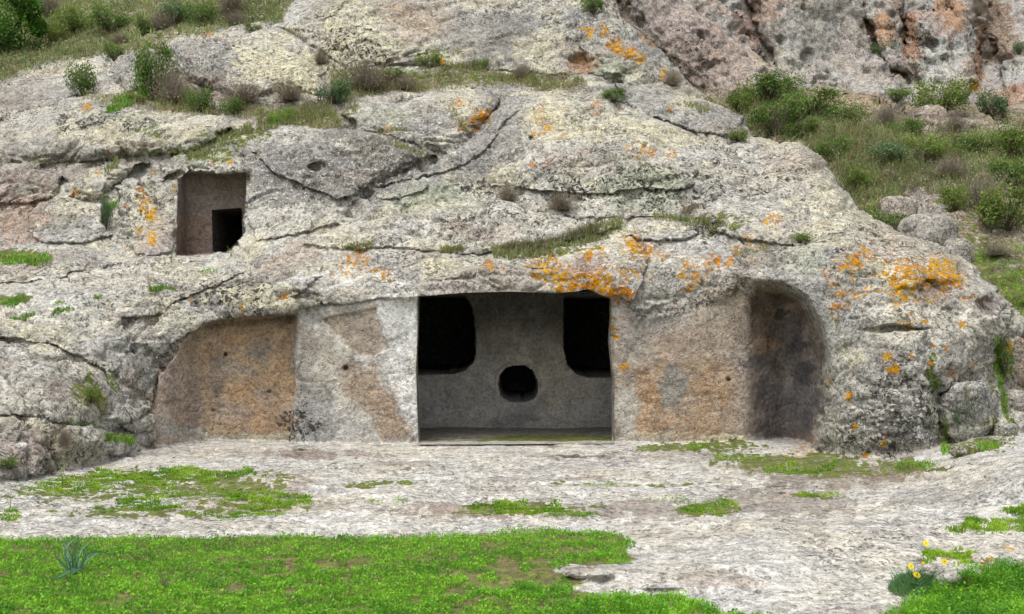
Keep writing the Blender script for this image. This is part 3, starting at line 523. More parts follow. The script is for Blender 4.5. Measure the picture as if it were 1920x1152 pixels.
for a, b, r, st in ORANGE:
    r2 = r * 1.15; s = (slice(*np.searchsorted(VY, [b - r2 * 1.8, b + r2 * 1.8])), slice(*np.searchsorted(UX, [a - r2 * 1.8, a + r2 * 1.8])))
    rr = np.hypot((U[s] - a), (V[s] - b) * 1.15) / r2
    MK[s][..., 0] = np.maximum(MK[s][..., 0], st * np.exp(-(rr**2) * .8))
MK[..., 0] *= .92

# ------------------------------------------------------------------ cut the survey into bodies
SIL = [(-900,-900),(1140,-900),(1146,-10),(1165,28),(1205,62),(1245,95),(1292,152),(1340,190),(1398,215),(1412,250),(1460,262),(1502,262),(1540,292),(1572,335),(1605,378),(1655,416),(1720,446),(1775,460),(1832,500),(1880,550),(1915,592),(2050,625),(2700,700),(2700,2500),(-900,2500)]
sil = sdf(SIL, U + (WU - U) * .7, V + (WV - V) * .7)
t = np.clip(sil / 34, 0, 1); back = 1.3 * (1 - np.sqrt(1 - (1 - t)**2)) * (sil > 0)
P += (point(U, V, D0 + back) - point(U, V, D0)) * (sil < 60)[..., None]
DOOR = [(783,556),(800,555),(870,549),(960,547),(1040,550),(1085,546),(1100,541),(1112,545),(1130,554),(1147,560),(1146,600),(1143,640),(1148,690),(1152,715),(1150,740),(1151,832),(785,834),(782,760),(780,690),(783,620)]
hole = (sdf(DOOR, U, V) > 0) | (sdf(UDOOR, U, V) > 0)
keep = (sil > 0)
# snap the vertices next to a doorway onto its edge so that the cut is clean
def snap(poly):
    s = boxed(poly, U, V, 8); u, v = U[s].copy(), V[s].copy(); d = sdf(poly, u, v)
    A = np.array(poly, float); best = np.full(u.shape, 1e9); bu, bv = u.copy(), v.copy()
    for a, b in zip(A, np.roll(A, -1, 0)):
        e = b - a; tt = np.clip(((u - a[0]) * e[0] + (v - a[1]) * e[1]) / max(1e-9, e @ e), 0, 1)
        cu, cv = a[0] + e[0] * tt, a[1] + e[1] * tt; dd = np.hypot(u - cu, v - cv); w = dd < best
        best[w] = dd[w]; bu[w] = cu[w]; bv[w] = cv[w]
    near = (d > 0) & (best < STEP * 1.45)
    dist = P[s][..., 1]
    Q = point(bu, bv, dist); P[s][near] = Q[near]
    return s, near
okv = keep & ~hole
for poly in (DOOR, UDOOR):
    s, near = snap(poly); okv[s] |= near
n1 = normals(P)
ny, nx = U.shape
idx = np.arange(ny * nx).reshape(ny, nx)
quad = np.stack([idx[:-1, :-1], idx[1:, :-1], idx[1:, 1:], idx[:-1, 1:]], -1)
okq = okv[:-1, :-1] & okv[1:, :-1] & okv[1:, 1:] & okv[:-1, 1:]
LAWNM = sdf(LAWN, WU, WV) > 0
K = {k: i for i, k in enumerate(KEYS)}
# carved parts
PART = LAB.copy(); EXTRA = ['facade_wall', 'carved_panel', 'alcove', 'porch_wall', 'rock_floor', 'lawn_soil']
for e_ in EXTRA: KEYS.append(e_); K[e_] = len(KEYS) - 1
isg = LAB == K['ground']
PART[isg] = K['rock_floor']; PART[isg & LAWNM] = K['lawn_soil']
def setpart(poly, k):
    s = boxed(poly, U, V, 2); m = (sdf(poly, U[s], V[s]) > 0) & ~isg[s]; PART[s] = np.where(m, K[k], PART[s])
setpart(FAC, 'facade_wall'); setpart(PANEL, 'carved_panel'); setpart(ALC, 'alcove'); setpart([(328,320),(470,320),(470,482),(328,482)], 'porch_wall')
PARTQ = PART[:-1, :-1]
Pf, Nf, Tf, Mf = P.reshape(-1, 3), n1.reshape(-1, 3), np.concatenate([T, np.ones(U.shape + (1,))], -1).reshape(-1, 4), MK.reshape(-1, 4)
def sub_mesh(name, q, Pf=Pf, Nf=Nf, Tf=Tf, Mf=Mf, origin=None):
    ids, inv = np.unique(q.ravel(), return_inverse=True)
    Vv = Pf[ids].copy()
    if origin is not None: Vv -= np.array(origin)
    return npmesh(name, Vv, [inv.reshape(q.shape)], {'tint': Tf[ids], 'marks': Mf[ids]}, Nf[ids])
def body(name, key, mat=None, parent=None, label=None, cat=None, kind=None, group=None):
    keys = key if isinstance(key, list) else [key]
    q = quad[okq & np.isin(PARTQ, [K[k] for k in keys])]
    if not len(q): return None
    o = mobj(name, sub_mesh(name, q), mat or M_rock, parent)
    return tag(o, label, cat, group, kind)
body('rock_floor', 'rock_floor', M_floor, kind='structure'); body('lawn', 'lawn_soil', M_floor, kind='structure'); body('hillside', 'hillside', kind='structure')
tomb = empty('rock_tomb', (0, 12.95, 0), 'large rock-cut tomb with wide dark doorway and orange lichen on its lintel', 'rock tomb')
def under(parent, o):
    if o is None: return None
    o.parent = parent; o.matrix_parent_inverse = Matrix.Translation(-parent.location); return o
under(tomb, body('facade_wall', 'facade_wall', M_carved)); under(tomb, body('carved_panel', 'carved_panel', M_carved, label='tan sunken panel under a rock overhang'))
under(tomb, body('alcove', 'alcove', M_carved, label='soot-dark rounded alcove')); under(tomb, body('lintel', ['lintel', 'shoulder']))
under(tomb, body('side_block', 'alcove_block'))
ROCKS = {
 'upper_band': 'broad cracked grey and cream rock band at the top left of the cliff',
 'cream_rock': 'cream lichen-covered rock hump above the dry brush on the left slope',
 'domed_boulder': 'smooth grey domed rock between two green bushes on the upper left slope',
 'far_left_rock': 'low grey rock at the left edge above the long whaleback rock',
 'left_whaleback': 'long pale whaleback rock with black lichen streaks above the small tomb',
 'pink_bank': 'pinkish worn rock bank at the left edge, level with the small tomb',
 'low_wall_rock': 'low pitted grey rock wall left of the green crevice',
 'lichen_boulder': 'upright boulder streaked with orange lichen just left of the small tomb',
 'dark_slab': 'dark purplish grey slab between the small tomb and the central ridge',
 'grey_dome': 'grey domed rock with orange lichen spots at its right end, left of the ridge top',
 'main_ridge': 'central pale rock ridge rising to a rounded apex above the big doorway',
 'right_shoulder': 'sloping grey rock shoulder right of the ridge top, against the green gully',
 'main_tongue': 'wide pale green rock tongue with black moss spots and two dry bushes below it',
 'ledge': 'thin grey rock ledge above the grassy strip over the lintel',
 'pale_boulder': 'rounded pale boulder above the orange lichen right of the doorway',
 'right_slab': 'smooth pale slab sloping down right of the ridge to the green gully',
 'split_boulder': 'cracked boulder pair with green plants in the gaps right of the alcove block',
 'left_slope': 'pale eroded rock slope left of the tan panel, with small grass tufts',
 'grey_boulder': 'rounded pinkish grey boulder at the lower left edge of the court',
 'low_boulder': 'low pale boulder beside the grass, left of the carved panel',
}
for k, lab in ROCKS.items(): body('boulder' if 'boulder' in k else 'rock', k, label=lab, cat='boulder' if 'boulder' in k else 'rock')
upper = empty('rock_tomb', (-4.2, 15.2, 2.3), 'small upper rock-cut tomb with a square porch and a dark low door', 'rock tomb')
under(upper, body('porch_wall', 'porch_wall', M_carved)); under(upper, body('tomb_rock', 'porch_rock'))

# skirt behind the skyline of the outcrop so that it has a back
ring = [(a, b) for a, b in zip(SIL[1:-4], SIL[2:-3])]
sk = []
for (a, b) in ring:
    for t_ in np.linspace(0, 1, 12, endpoint=False): sk.append((a[0] + (b[0] - a[0]) * t_, a[1] + (b[1] - a[1]) * t_))
sk = [p for p in sk if p[1] > -300]
rows = []
for j, (dy, dz) in enumerate([(.0, -.12), (.6, -.35), (1.2, -1.2), (1.5, -3.0)]):
    r_ = []
    for (u, v) in sk:
        i, k2 = int(np.clip(np.searchsorted(VY, v + 6), 0, ny - 1)), int(np.clip(np.searchsorted(UX, u - 6), 0, nx - 1))
        b_ = point(u - 3, v + 4, D0[i, k2] + 1.1); r_.append(b_ + np.array([0, dy, dz]))
    rows.append(r_)
Vs = np.array(rows).reshape(-1, 3); n_ = len(sk); qs = [[j * n_ + i, j * n_ + i + 1, (j + 1) * n_ + i + 1, (j + 1) * n_ + i] for j in range(3) for i in range(n_ - 1)]
back_o = mobj('outcrop_back', npmesh('outcrop_back', Vs, [np.array(qs)], {'tint': np.tile([.3, .28, .25, 1], (len(Vs), 1)), 'marks': np.tile([0, .5, .5, 0], (len(Vs), 1))}), M_rock)
tag(back_o, kind='structure'); back_o.name = 'outcrop_rear'

# ------------------------------------------------------------------ the gully and the cliff behind
UB = axis(1000, 1110, 1950, 2500, 3.0); VB = axis(-330, -20, 900, 1100, 3.0)
ub, vb = np.meshgrid(UB, VB)
fb = tps(BACK); ibx = np.unique(np.r_[np.arange(0, len(UB), cs), len(UB) - 1]); iby = np.unique(np.r_[np.arange(0, len(VB), cs), len(VB) - 1])
Db = fb(*np.meshgrid(np.clip(UB[ibx], 1000, 2200), np.clip(VB[iby], -200, 900))); tt_ = np.array([np.interp(UB, UB[ibx], r) for r in Db]); Db = np.array([np.interp(VB, VB[iby], c) for c in tt_.T]).T
wub = ub + 9 * fbm(ub / 60, vb / 50, ub * 0, 411, 3); wvb = vb + 9 * fbm(ub / 60, vb / 50, ub * 0, 421, 3)
LB = np.zeros(ub.shape, int)
bk0 = Db.copy()
CLIFF = [(1000,-400),(2600,-400),(2600,230),(1920,208),(1820,188),(1700,196),(1560,172),(1430,165),(1380,185),(1330,178),(1290,155),(1200,100),(1000,60)]
BL = [('cliff', [(1150,-60),(1300,-60),(1400,60),(1460,150),(1430,168),(1380,188),(1290,165),(1180,90)], 60, 1.0, -.4), ('cliff', [(1380,-50),(1600,-50),(1640,80),(1700,150),(1690,190),(1560,170),(1480,160),(1430,90)], 50, .9, -.5),
      ('cliff', [(1600,-50),(1700,-50),(1690,60),(1720,150),(1660,130),(1630,60)], 26, .7, -.3), ('cliff', [(1700,20),(1830,20),(1850,120),(1830,185),(1740,190),(1700,120)], 34, .8, -.4), ('cliff', [(1770,-60),(1840,-60),(1850,60),(1830,100),(1790,60)], 20, .8, -.2), ('cliff', [(1860,60),(2050,40),(2050,200),(1880,200)], 34, .7, -.3),
      ('bank', [(1500,175),(1620,165),(1700,195),(1720,230),(1600,215),(1520,200)], 24, .5, -.3)]
for key, poly, rad, B, tilt in BL:
    d = sdf(poly, wub, wvb); yc = np.mean([p[1] for p in poly]); t = np.clip(d / rad, 0, 1)
    Dl = np.where(d > 0, bk0 - B * np.sqrt(1 - (1 - t)**2) + tilt * (yc - vb) / 100, 99); LB = np.where(Dl < Db, {'cliff': 1, 'gully_rock': 2, 'bank': 0, 'crag': 3, 'gully_ledge': 0}[key], LB); Db = np.where(Dl < Db, smin(Dl, Db, .2), Db)
cl = sdf(CLIFF, wub, wvb); LB[(cl > 0) & (LB == 0)] = 1
Db += .5 * np.exp(-((wub - 1735) / 26)**2 - ((wvb - 82) / 10)**2) + .35 * np.exp(-(linedist([(1620,40),(1650,110),(1700,160)], wub, wvb) / 8)**2) + .5 * np.exp(-(linedist([(1855,20),(1850,120)], wub, wvb) / 22)**2)
PB = point(ub, vb, Db); nb = normals(PB); vd = np.array([0, 0, EYE]) - PB; vd /= np.linalg.norm(vd, axis=-1, keepdims=True); nb = nb + .7 * vd; nb /= np.linalg.norm(nb, axis=-1, keepdims=True); x, y, z = PB[..., 0], PB[..., 1], PB[..., 2]
f1, f2 = worley(x / .8, y / .8, z / .7, 431)
hb = .34 * fbm(x / 1.1, y / 1.1, z / 1.3, 441, 5) - .16 * ss((fbm(x / .5, y / .5, z / .4, 447, 3) - .2) / .2) + .05 * fbm(x / .1, y / .1, z / .1, 448, 2) - .10 * np.clip(1 - 2.6 * np.abs(fbm(x / .9, y / .9, z / 1.3, 445, 4)), 0, 1)**3 + .06 * fbm(x / .2, y / .2, z / .2, 451, 3)
PB = PB + nb * hb[..., None]; nb = normals(PB)
T = np.empty(ub.shape + (3,)); MK = np.zeros(ub.shape + (4,)); T[:] = (.22, .18, .13); MK[..., 1] = .5; MK[..., 2] = .5
MK[..., 3] = .38 + .3 * fbm(x / 1.5, y / 1.5, z / 1.5, 461, 3)
rk = ss(cl / 14); MK[..., 3] *= 1 - rk
blend(rk, (.35, .315, .29)); blend(rk * ss((fbm(x / 1.8, y / 1.8, z / 2.4, 471, 4) - 0) / .25) * .7, (.36, .24, .19)); blend(rk * ss((fbm(x / .9, y / .9, z / 1.6, 481, 3) - .12) / .2) * .7, (.40, .40, .385))
UXs, VYs = UX, VY; UX, VY = UB, VB; U_, V_, WU_, WV_ = U, V, WU, WV; U, V, WU, WV = ub, vb, wub, wvb
for e in [(1330,110,90,60,(.35,.28,.25),.7),(1270,50,60,60,(.40,.33,.31),.7),(1420,20,40,60,(.30,.20,.15),.4),(1500,70,70,60,(.30,.295,.28),.7),(1560,20,40,40,GREY,.6),(1655,55,26,36,(.36,.22,.13),.85),(1705,70,14,60,(.30,.15,.08),.85),(1780,20,26,50,(.36,.21,.12),.85),(1740,90,40,12,(.30,.14,.07),.5),(1770,110,50,50,(.40,.41,.40),.8),
          (1870,60,36,70,(.20,.13,.085),.75),(1840,110,8,60,(.34,.19,.11),.8),(1900,130,40,30,(.42,.43,.42),.7),(1880,180,60,16,(.34,.22,.15),.7),(1905,170,30,20,(.36,.21,.14),.7),(1560,185,70,12,(.33,.22,.16),.6),(1640,190,60,12,(.33,.23,.17),.6),(1740,150,60,22,(.40,.40,.37),.7),(1470,120,50,30,CREAM,.3),
          (1770,225,40,20,(.32,.26,.21),.8),(1710,390,46,40,(.33,.29,.25),.85),(1760,430,30,40,(.30,.28,.25),.8),(1760,340,70,20,(.28,.24,.20),.6)]: E(*e)
for e in [(1770,225,40,20,3,-.9),(1715,395,50,50,3,-.9),(1760,340,80,24,3,-.6),(1640,400,40,50,3,.8),(1830,470,50,40,3,.75),(1900,530,50,40,3,.8),(1700,60,40,60,1,.8),(1300,100,60,60,1,.7),(1835,158,6,5,0,.9),(1805,158,6,6,0,.5)]: E(*e)
Tb = np.concatenate([T, np.ones(ub.shape + (1,))], -1).reshape(-1, 4); Mb = MK.reshape(-1, 4)
UX, VY, U, V, WU, WV = UXs, VYs, U_, V_, WU_, WV_
nby, nbx = ub.shape; ib = np.arange(nby * nbx).reshape(nby, nbx); qb = np.stack([ib[:-1, :-1], ib[1:, :-1], ib[1:, 1:], ib[:-1, 1:]], -1)
# leave out what lies deep behind the outcrop
silb = sdf(SIL, ub, vb)
for k_, nm, lab, cat, kind in [(0, 'gully', None, None, 'structure'), (1, 'cliff', None, None, 'structure')]:
    q = qb[(LB[:-1, :-1] == k_) & (silb[:-1, :-1] < 150)]
    o = mobj(nm, sub_mesh(nm, q, PB.reshape(-1, 3), nb.reshape(-1, 3), Tb, Mb), M_rock); tag(o, lab, cat, None, kind)

# ground far beyond, all round
g = 400.; o = mobj('terrain', npmesh('terrain', [(-g, -g, -.25), (g, -g, -.25), (g, g, -.25), (-g, g, -.25)], [np.array([[0, 1, 2, 3]])], {'tint': np.tile([.14, .13, .08, 1], (4, 1)), 'marks': np.tile([0, .3, 0, .7], (4, 1))}), M_floor); tag(o, kind='structure')

# ------------------------------------------------------------------ inside the big tomb
def wall_px(u, v, d): return ((u - 960) / F * d, EYE + (576 - v) / F * d)
BWD = 15.05
x0, x1, z1 = -1.75, 1.85, 1.84
gx, gz = np.meshgrid(np.arange(x0 - .6, x1 + .6, .016), np.arange(-.10, z1 + .001, .016))
yy = np.full(gx.shape, BWD) + .02 * fbm(gx * 2, gz * 2, gx * 0, 501, 3) + .006 * fbm(gx * 14, gz * 14, gx * 0, 511, 2)
yy -= .35 * ss((.22 - gz) / .32)**2                       # the wall runs out into the floor in a curve
yy -= .12 * ss((gz - 1.45) / .4)
def pxpoly(pts): return [wall_px(u, v, BWD) for u, v in pts]
nich = [([(700,560),(870,558),(883,580),(888,620),(889,660),(884,680),(872,692),(850,699),(700,701)], 1.6, .035), ([(1060,560),(1230,560),(1230,706),(1105,705),(1082,699),(1068,684),(1060,655),(1060,600)], 1.6, .035)]
gu = np.zeros(gx.shape)
for pts, dep, soft in nich:
    m = ss(sdf(pxpoly(pts), gx + .01 * fbm(gx * 9, gz * 9, gx * 0, 521, 2), gz) / soft + .5); yy = np.maximum(yy, yy * (1 - m) + (BWD + dep) * m); gu = np.maximum(gu, m)
rim = pxpoly([(930,752),(928,715),(934,692),(952,681),(990,680),(1006,690),(1014,715),(1014,752)]); hol = pxpoly([(941,744),(936,722),(939,704),(950,692),(966,687),(984,688),(998,697),(1006,715),(1007,735),(1002,746),(985,752),(957,751)])
yy += .03 * ss(sdf(rim, gx, gz) / .02 + .5); m = ss(sdf(hol, gx, gz) / .012 + .5); yy = yy * (1 - m) + (BWD + 1.5) * m; gu = np.maximum(gu, m)
Pw = np.stack([gx, yy, gz], -1); nw = normals(Pw); qy, qx = gx.shape; iw = np.arange(qy * qx).reshape(qy, qx)
qw = np.stack([iw[:-1, :-1], iw[:-1, 1:], iw[1:, 1:], iw[1:, :-1]], -1).reshape(-1, 4)
tw = np.empty(gx.shape + (4,)); tw[..., 3] = 1
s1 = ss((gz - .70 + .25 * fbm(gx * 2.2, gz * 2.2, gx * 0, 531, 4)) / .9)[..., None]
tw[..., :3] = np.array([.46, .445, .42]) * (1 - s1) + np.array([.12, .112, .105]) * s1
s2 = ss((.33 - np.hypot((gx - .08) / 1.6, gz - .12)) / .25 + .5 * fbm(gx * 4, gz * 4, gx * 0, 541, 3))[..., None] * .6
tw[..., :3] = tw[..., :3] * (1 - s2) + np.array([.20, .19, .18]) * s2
tw[gu > .5, :3] = .03  # niche and hole insides painted near-black, standing in for their deep shade
M_in = rock_material('chamber_tuff', .35, .5)
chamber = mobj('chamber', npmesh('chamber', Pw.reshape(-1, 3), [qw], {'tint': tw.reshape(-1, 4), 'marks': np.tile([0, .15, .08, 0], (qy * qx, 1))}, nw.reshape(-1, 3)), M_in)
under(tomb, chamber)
def lining(name, quads, tint, marks=(0, .2, .1, 0), n=24, mat=None, nz=.02):
    VV, QQ, TT, MM = [], [], [], []
    for (a, b, c, d) in quads:
        a, b, c, d = map(np.array, (a, b, c, d)); o_ = len(VV)
        for j in range(n + 1):
            for i in range(n + 1):
                s_, t_ = i / n, j / n; VV.append((a * (1 - s_) + b * s_) * (1 - t_) + (d * (1 - s_) + c * s_) * t_)
        for j in range(n):
            for i in range(n): k_ = o_ + j * (n + 1) + i; QQ.append((k_, k_ + 1, k_ + n + 2, k_ + n + 1))
    VV = np.array(VV); w_ = nz * fbm(VV[:, 0] * 2.5, VV[:, 1] * 2.5, VV[:, 2] * 2.5, 551, 3); VV = VV + w_[:, None]
    return npmesh(name, VV, [np.array(QQ)], {'tint': np.tile([*tint, 1], (len(VV), 1)), 'marks': np.tile(marks, (len(VV), 1))})
yf, yb = 13.12, 15.4
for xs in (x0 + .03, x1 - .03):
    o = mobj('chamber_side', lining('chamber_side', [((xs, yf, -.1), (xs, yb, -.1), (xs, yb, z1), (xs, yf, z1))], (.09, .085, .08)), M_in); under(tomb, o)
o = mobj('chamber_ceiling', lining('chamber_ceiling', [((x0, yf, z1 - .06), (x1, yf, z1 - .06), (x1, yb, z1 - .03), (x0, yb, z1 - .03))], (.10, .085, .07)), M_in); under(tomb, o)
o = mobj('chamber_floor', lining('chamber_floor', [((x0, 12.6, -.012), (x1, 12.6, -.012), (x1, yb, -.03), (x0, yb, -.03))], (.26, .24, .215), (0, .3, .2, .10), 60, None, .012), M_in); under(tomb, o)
fm_me = o.data; co = np.empty(len(fm_me.vertices) * 3, np.float32); fm_me.vertices.foreach_get('co', co); co = co.reshape(-1, 3)
mk_ = np.tile(np.array([0, .3, .2, .0], np.float32), (len(co), 1)); mk_[:, 3] = 1.0 * np.exp(-((co[:, 1] - 13.45 - .10 * np.sin(co[:, 0] * 3)) / .42)**4) * (.45 + .55 * ss((co[:, 0] + .7) / .8))
fm_me.attributes['marks'].data.foreach_set('color', mk_.ravel())
# back niches closed behind; the jamb of the doorway
def jamb(poly, d_of, depth, name, parent, mat, tint, spread_=0.0):
    A = np.array(poly, float); pts = []
    for a, b in zip(A, np.roll(A, -1, 0)):
        n_ = max(1, int(np.hypot(*(b - a)) / 6))
        for i in range(n_): pts.append(a + (b - a) * i / n_)
    pts = np.array(pts); c = pts.mean(0); L_ = len(pts); rows = []
    for j, t_ in enumerate(np.linspace(0, 1, 7)):
        s_ = pts + (pts - c) / np.linalg.norm(pts - c, axis=1, keepdims=True) * spread_ * t_
        d0 = np.array([d_of(u, v) for u, v in pts]) - .02
        base_ = point(pts[:, 0], pts[:, 1], d0); off = point(s_[:, 0], s_[:, 1], d0) - base_
        nn_ = .012 * fbm(base_[:, 0] * 5 + j, base_[:, 1] * 5, base_[:, 2] * 5, 561, 2) if j else 0
        rows.append(base_ + off + np.array([0, 1, 0]) * depth * t_ + (nn_[:, None] if j else 0))
    VV = np.concatenate(rows); QQ = [(j * L_ + i, j * L_ + (i + 1) % L_, (j + 1) * L_ + (i + 1) % L_, (j + 1) * L_ + i) for j in range(6) for i in range(L_)]
    o = mobj(name, npmesh(name, VV, [np.array(QQ)], {'tint': np.where((VV[:, 2] < .06)[:, None], np.array([[.36, .345, .31, 1]]), np.array([[*tint, 1]])), 'marks': np.tile([0, .2, .2, 0], (len(VV), 1))}), mat); under(parent, o); return rows[-1]
def surf_y(u, v):
    i, k2 = np.searchsorted(VYs, v), np.searchsorted(UXs, u); return float(P[min(i, ny - 1), min(k2, nx - 1), 1])
inner = jamb(DOOR, surf_y, .30, 'door_jamb', tomb, M_carved, (.22, .19, .16), 1.0)
# inner front wall of the chamber: closes the gap between the jamb and the side walls
L_ = len(inner); c = np.array([.05, 13.3, .9]); outer = []
for p in inner:
    dx, dz = p[0] - c[0], p[2] - c[2]; k_ = min(((x1 if dx > 0 else x0) - c[0]) / dx if abs(dx) > 1e-6 else 1e9, ((z1 if dz > 0 else -.1) - c[2]) / dz if abs(dz) > 1e-6 else 1e9)
    outer.append((c[0] + dx * k_, yf + .12, c[2] + dz * k_))
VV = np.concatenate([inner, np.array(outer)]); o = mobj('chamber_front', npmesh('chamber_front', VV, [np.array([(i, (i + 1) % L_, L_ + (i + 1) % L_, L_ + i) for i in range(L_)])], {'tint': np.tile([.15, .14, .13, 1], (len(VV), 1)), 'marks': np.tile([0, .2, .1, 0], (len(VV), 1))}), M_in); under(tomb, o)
# doorway of the upper tomb: a passage and its end wall
end = jamb(UDOOR, surf_y, 1.6, 'doorway', upper, M_carved, (.12, .10, .09), 0)
cc = end.mean(0); VV = np.concatenate([end, [cc]]); o = mobj('passage_end', npmesh('passage_end', VV, [np.array([(i, (i + 1) % len(end), len(end)) for i in range(len(end))])], {'tint': np.tile([.1, .09, .08, 1], (len(VV), 1)), 'marks': np.tile([0, 0, 0, 0], (len(VV), 1))}), M_in); under(upper, o)
#VEG
# ------------------------------------------------------------------ plants
Pn = P
def at(u, v, back=False):
    if back:
        i, k2 = np.searchsorted(VB, v), np.searchsorted(UB, u); return PB[min(i, nby - 1), min(k2, nbx - 1)].copy()
    i, k2 = np.searchsorted(VYs, v), np.searchsorted(UXs, u); return Pn[min(i, ny - 1), min(k2, nx - 1)].copy()
def at_many(u, v):
    i = np.clip(np.searchsorted(VYs, v), 0, ny - 1); k2 = np.clip(np.searchsorted(UXs, u), 0, nx - 1); return Pn[i, k2]
def blades(base, hgt, wid, lean, r_, dry=0.0, tone=None):
    """one bent tapering blade per base point"""
    n = len(base); a = r_.uniform(0, 2 * np.pi, n); dx, dy = np.cos(a), np.sin(a); b = r_.uniform(0, 2 * np.pi, n); sx, sy = np.cos(b) * wid / 2, np.sin(b) * wid / 2
    l1, l2 = lean * r_.uniform(.1, .5, n) * hgt, lean * r_.uniform(.5, 1.3, n) * hgt
    def lv(f, hh, w): return np.stack([base[:, 0] + dx * f + sx * w, base[:, 1] + dy * f + sy * w, base[:, 2] + hh], -1)
    V_ = np.stack([lv(0, -.01, -1), lv(0, -.01, 1), lv(l1, hgt * .6, .8), lv(l1, hgt * .6, -.8), lv(l2, hgt * (1.0 - .25 * lean), 0)], 1).reshape(-1, 3)
    i = np.arange(n)[:, None] * 5; Q = i + np.array([[0, 1, 2, 3]]); T3 = i + np.array([[3, 2, 4]])
    t = np.clip(tone if tone is not None else r_.normal(.5, .25, n), 0, 1); d = (r_.random(n) < dry).astype(float)
    C_ = np.repeat(np.stack([t, d, t * 0, t * 0 + 1], -1), 5, 0); return V_, [Q, T3], C_
def leaves(c, size, r_, dry=0.0, tone=None, aspect=.5, up=.0):
    """one rhombic leaf, slightly folded, per centre"""
    n = len(c); d = r_.normal(size=(n, 3)); d[:, 2] += up; d /= np.linalg.norm(d, axis=1, keepdims=True)
    e = np.cross(d, r_.normal(size=(n, 3))); e /= np.linalg.norm(e, axis=1, keepdims=True); f = np.cross(d, e)
    s_ = (size * r_.uniform(.6, 1.3, n))[:, None]
    V_ = np.stack([c - d * s_, c + e * s_ * aspect + f * s_ * .15, c + d * s_, c - e * s_ * aspect + f * s_ * .15], 1).reshape(-1, 3)
    i = np.arange(n)[:, None] * 4; Q = i + np.array([[0, 1, 2, 3]])
    t = np.clip(tone if tone is not None else r_.normal(.5, .25, n), 0, 1); dd = (r_.random(n) < dry).astype(float)
    return V_, [Q], np.repeat(np.stack([t, dd, t * 0, t * 0 + 1], -1), 4, 0)
def tubes(paths, r0, r_, tone=.5):
    VV, QQ, CC = [], [], []; o_ = 0
    for p in paths:
        p = np.array(p); n = len(p)
        for j in range(n):
            rr = r0 * (1 - .75 * j / (n - 1)); VV += [p[j] + np.array([math.cos(a), math.sin(a), .3 * math.sin(a * 2)]) * rr for a in (0, 2.09, 4.19)]
        for j in range(n - 1):
            for k_ in range(3): QQ.append((o_ + j * 3 + k_, o_ + j * 3 + (k_ + 1) % 3, o_ + (j + 1) * 3 + (k_ + 1) % 3, o_ + (j + 1) * 3 + k_))
        o_ += n * 3; t = np.clip(tone + r_.normal() * .2, 0, 1); CC += [[t, 0, 0, 1]] * (n * 3)
    return np.array(VV), [np.array(QQ)], np.array(CC)
def mk_mesh(name, g_): return npmesh(name, g_[0], g_[1], {'tint': g_[2]}, None, False)
def join(gs):
    o_ = 0; VV, F3, F4, CC = [], [], [], []
    for v_, f_, c_ in gs:
        VV.append(v_); CC.append(c_)
        for q in f_: (F4 if q.shape[1] == 4 else F3).append(q + o_)
        o_ += len(v_)
    return np.concatenate(VV), [np.concatenate(x_) for x_ in (F3, F4) if x_], np.concatenate(CC)
# prototypes with unit radius and height
def lobes(r_, n, spread_=.62):
    c = [(0, 0, .55, .5)]
    for i in range(n): a = r_.uniform(0, 6.28); d = r_.uniform(.3, spread_); c.append((math.cos(a) * d, math.sin(a) * d, r_.uniform(.2, .72), r_.uniform(.22, .42)))
    return np.array(c)
def proto_shrub(seed, n=2300, leaf=.046, dry=.14):
    r_ = np.random.default_rng(seed); L_ = lobes(r_, 11); k_ = r_.integers(0, len(L_), n); d = r_.normal(size=(n, 3)); d /= np.linalg.norm(d, axis=1, keepdims=True)
    rad = L_[k_, 3] * r_.uniform(.2, 1.0, n)**.6 * (1 + .3 * np.maximum(0, r_.normal(size=n))); c = L_[k_, :3] + d * rad[:, None] * np.array([1, 1, .9]); c[:, 2] = np.abs(c[:, 2]); c *= (1 + .35 * vnoise(c[:, 0] * 3, c[:, 1] * 3, c[:, 2] * 3, seed))[:, None]
    tone = np.clip(.45 + .3 * d[:, 2] + .22 * r_.normal(size=n) + (k_ % 3 - 1) * .12, 0, 1)
    fol = leaves(c, leaf, r_, dry, tone, .5, .3)
    tw = []
    for i in range(60):
        e = L_[r_.integers(0, len(L_)), :3] * r_.uniform(.7, 1.55) + r_.normal(size=3) * .12; e[2] = abs(e[2]) + .1; m_ = e * .5 + r_.normal(size=3) * .05; tw.append([(0, 0, -.08), m_, e])
    return mk_mesh('foliage', fol), mk_mesh('stem', tubes(tw, .013, r_))
def proto_dry(seed, n=420, leafn=700):
    r_ = np.random.default_rng(seed); tw = []
    for i in range(n):
        a = r_.uniform(0, 6.28); el = r_.uniform(.15, 1.45); ln = r_.uniform(.6, 1.05); e = np.array([math.cos(a) * math.cos(el), math.sin(a) * math.cos(el), math.sin(el)]) * ln
        b_ = r_.normal(size=3) * .12; b_[2] = 0; tw.append([b_, b_ + e * .5 + r_.normal(size=3) * .06, b_ + e + r_.normal(size=3) * .05])
    d = r_.normal(size=(leafn, 3)); d /= np.linalg.norm(d, axis=1, keepdims=True); d[:, 2] = np.abs(d[:, 2]); c = d * r_.uniform(.5, 1, leafn)[:, None]
    return mk_mesh('foliage', leaves(c, .032, r_, .5, None, .5)), mk_mesh('twigs', tubes(tw, .011, r_))
def proto_tuft(seed, n=150, lean=.6, wid=.05, dry=.2):
    r_ = np.random.default_rng(seed); a = r_.uniform(0, 6.28, n); rr = r_.uniform(0, 1, n)**.6 * .85
    b_ = np.stack([np.cos(a) * rr, np.sin(a) * rr, 0 * a], -1)
    return mk_mesh('grass_tuft', blades(b_, r_.uniform(.4, 1.05, n), wid, lean, r_, dry))
SH = [proto_shrub(i) for i in range(5)]; DR = [proto_dry(20 + i) for i in range(3)]
SHX = {}
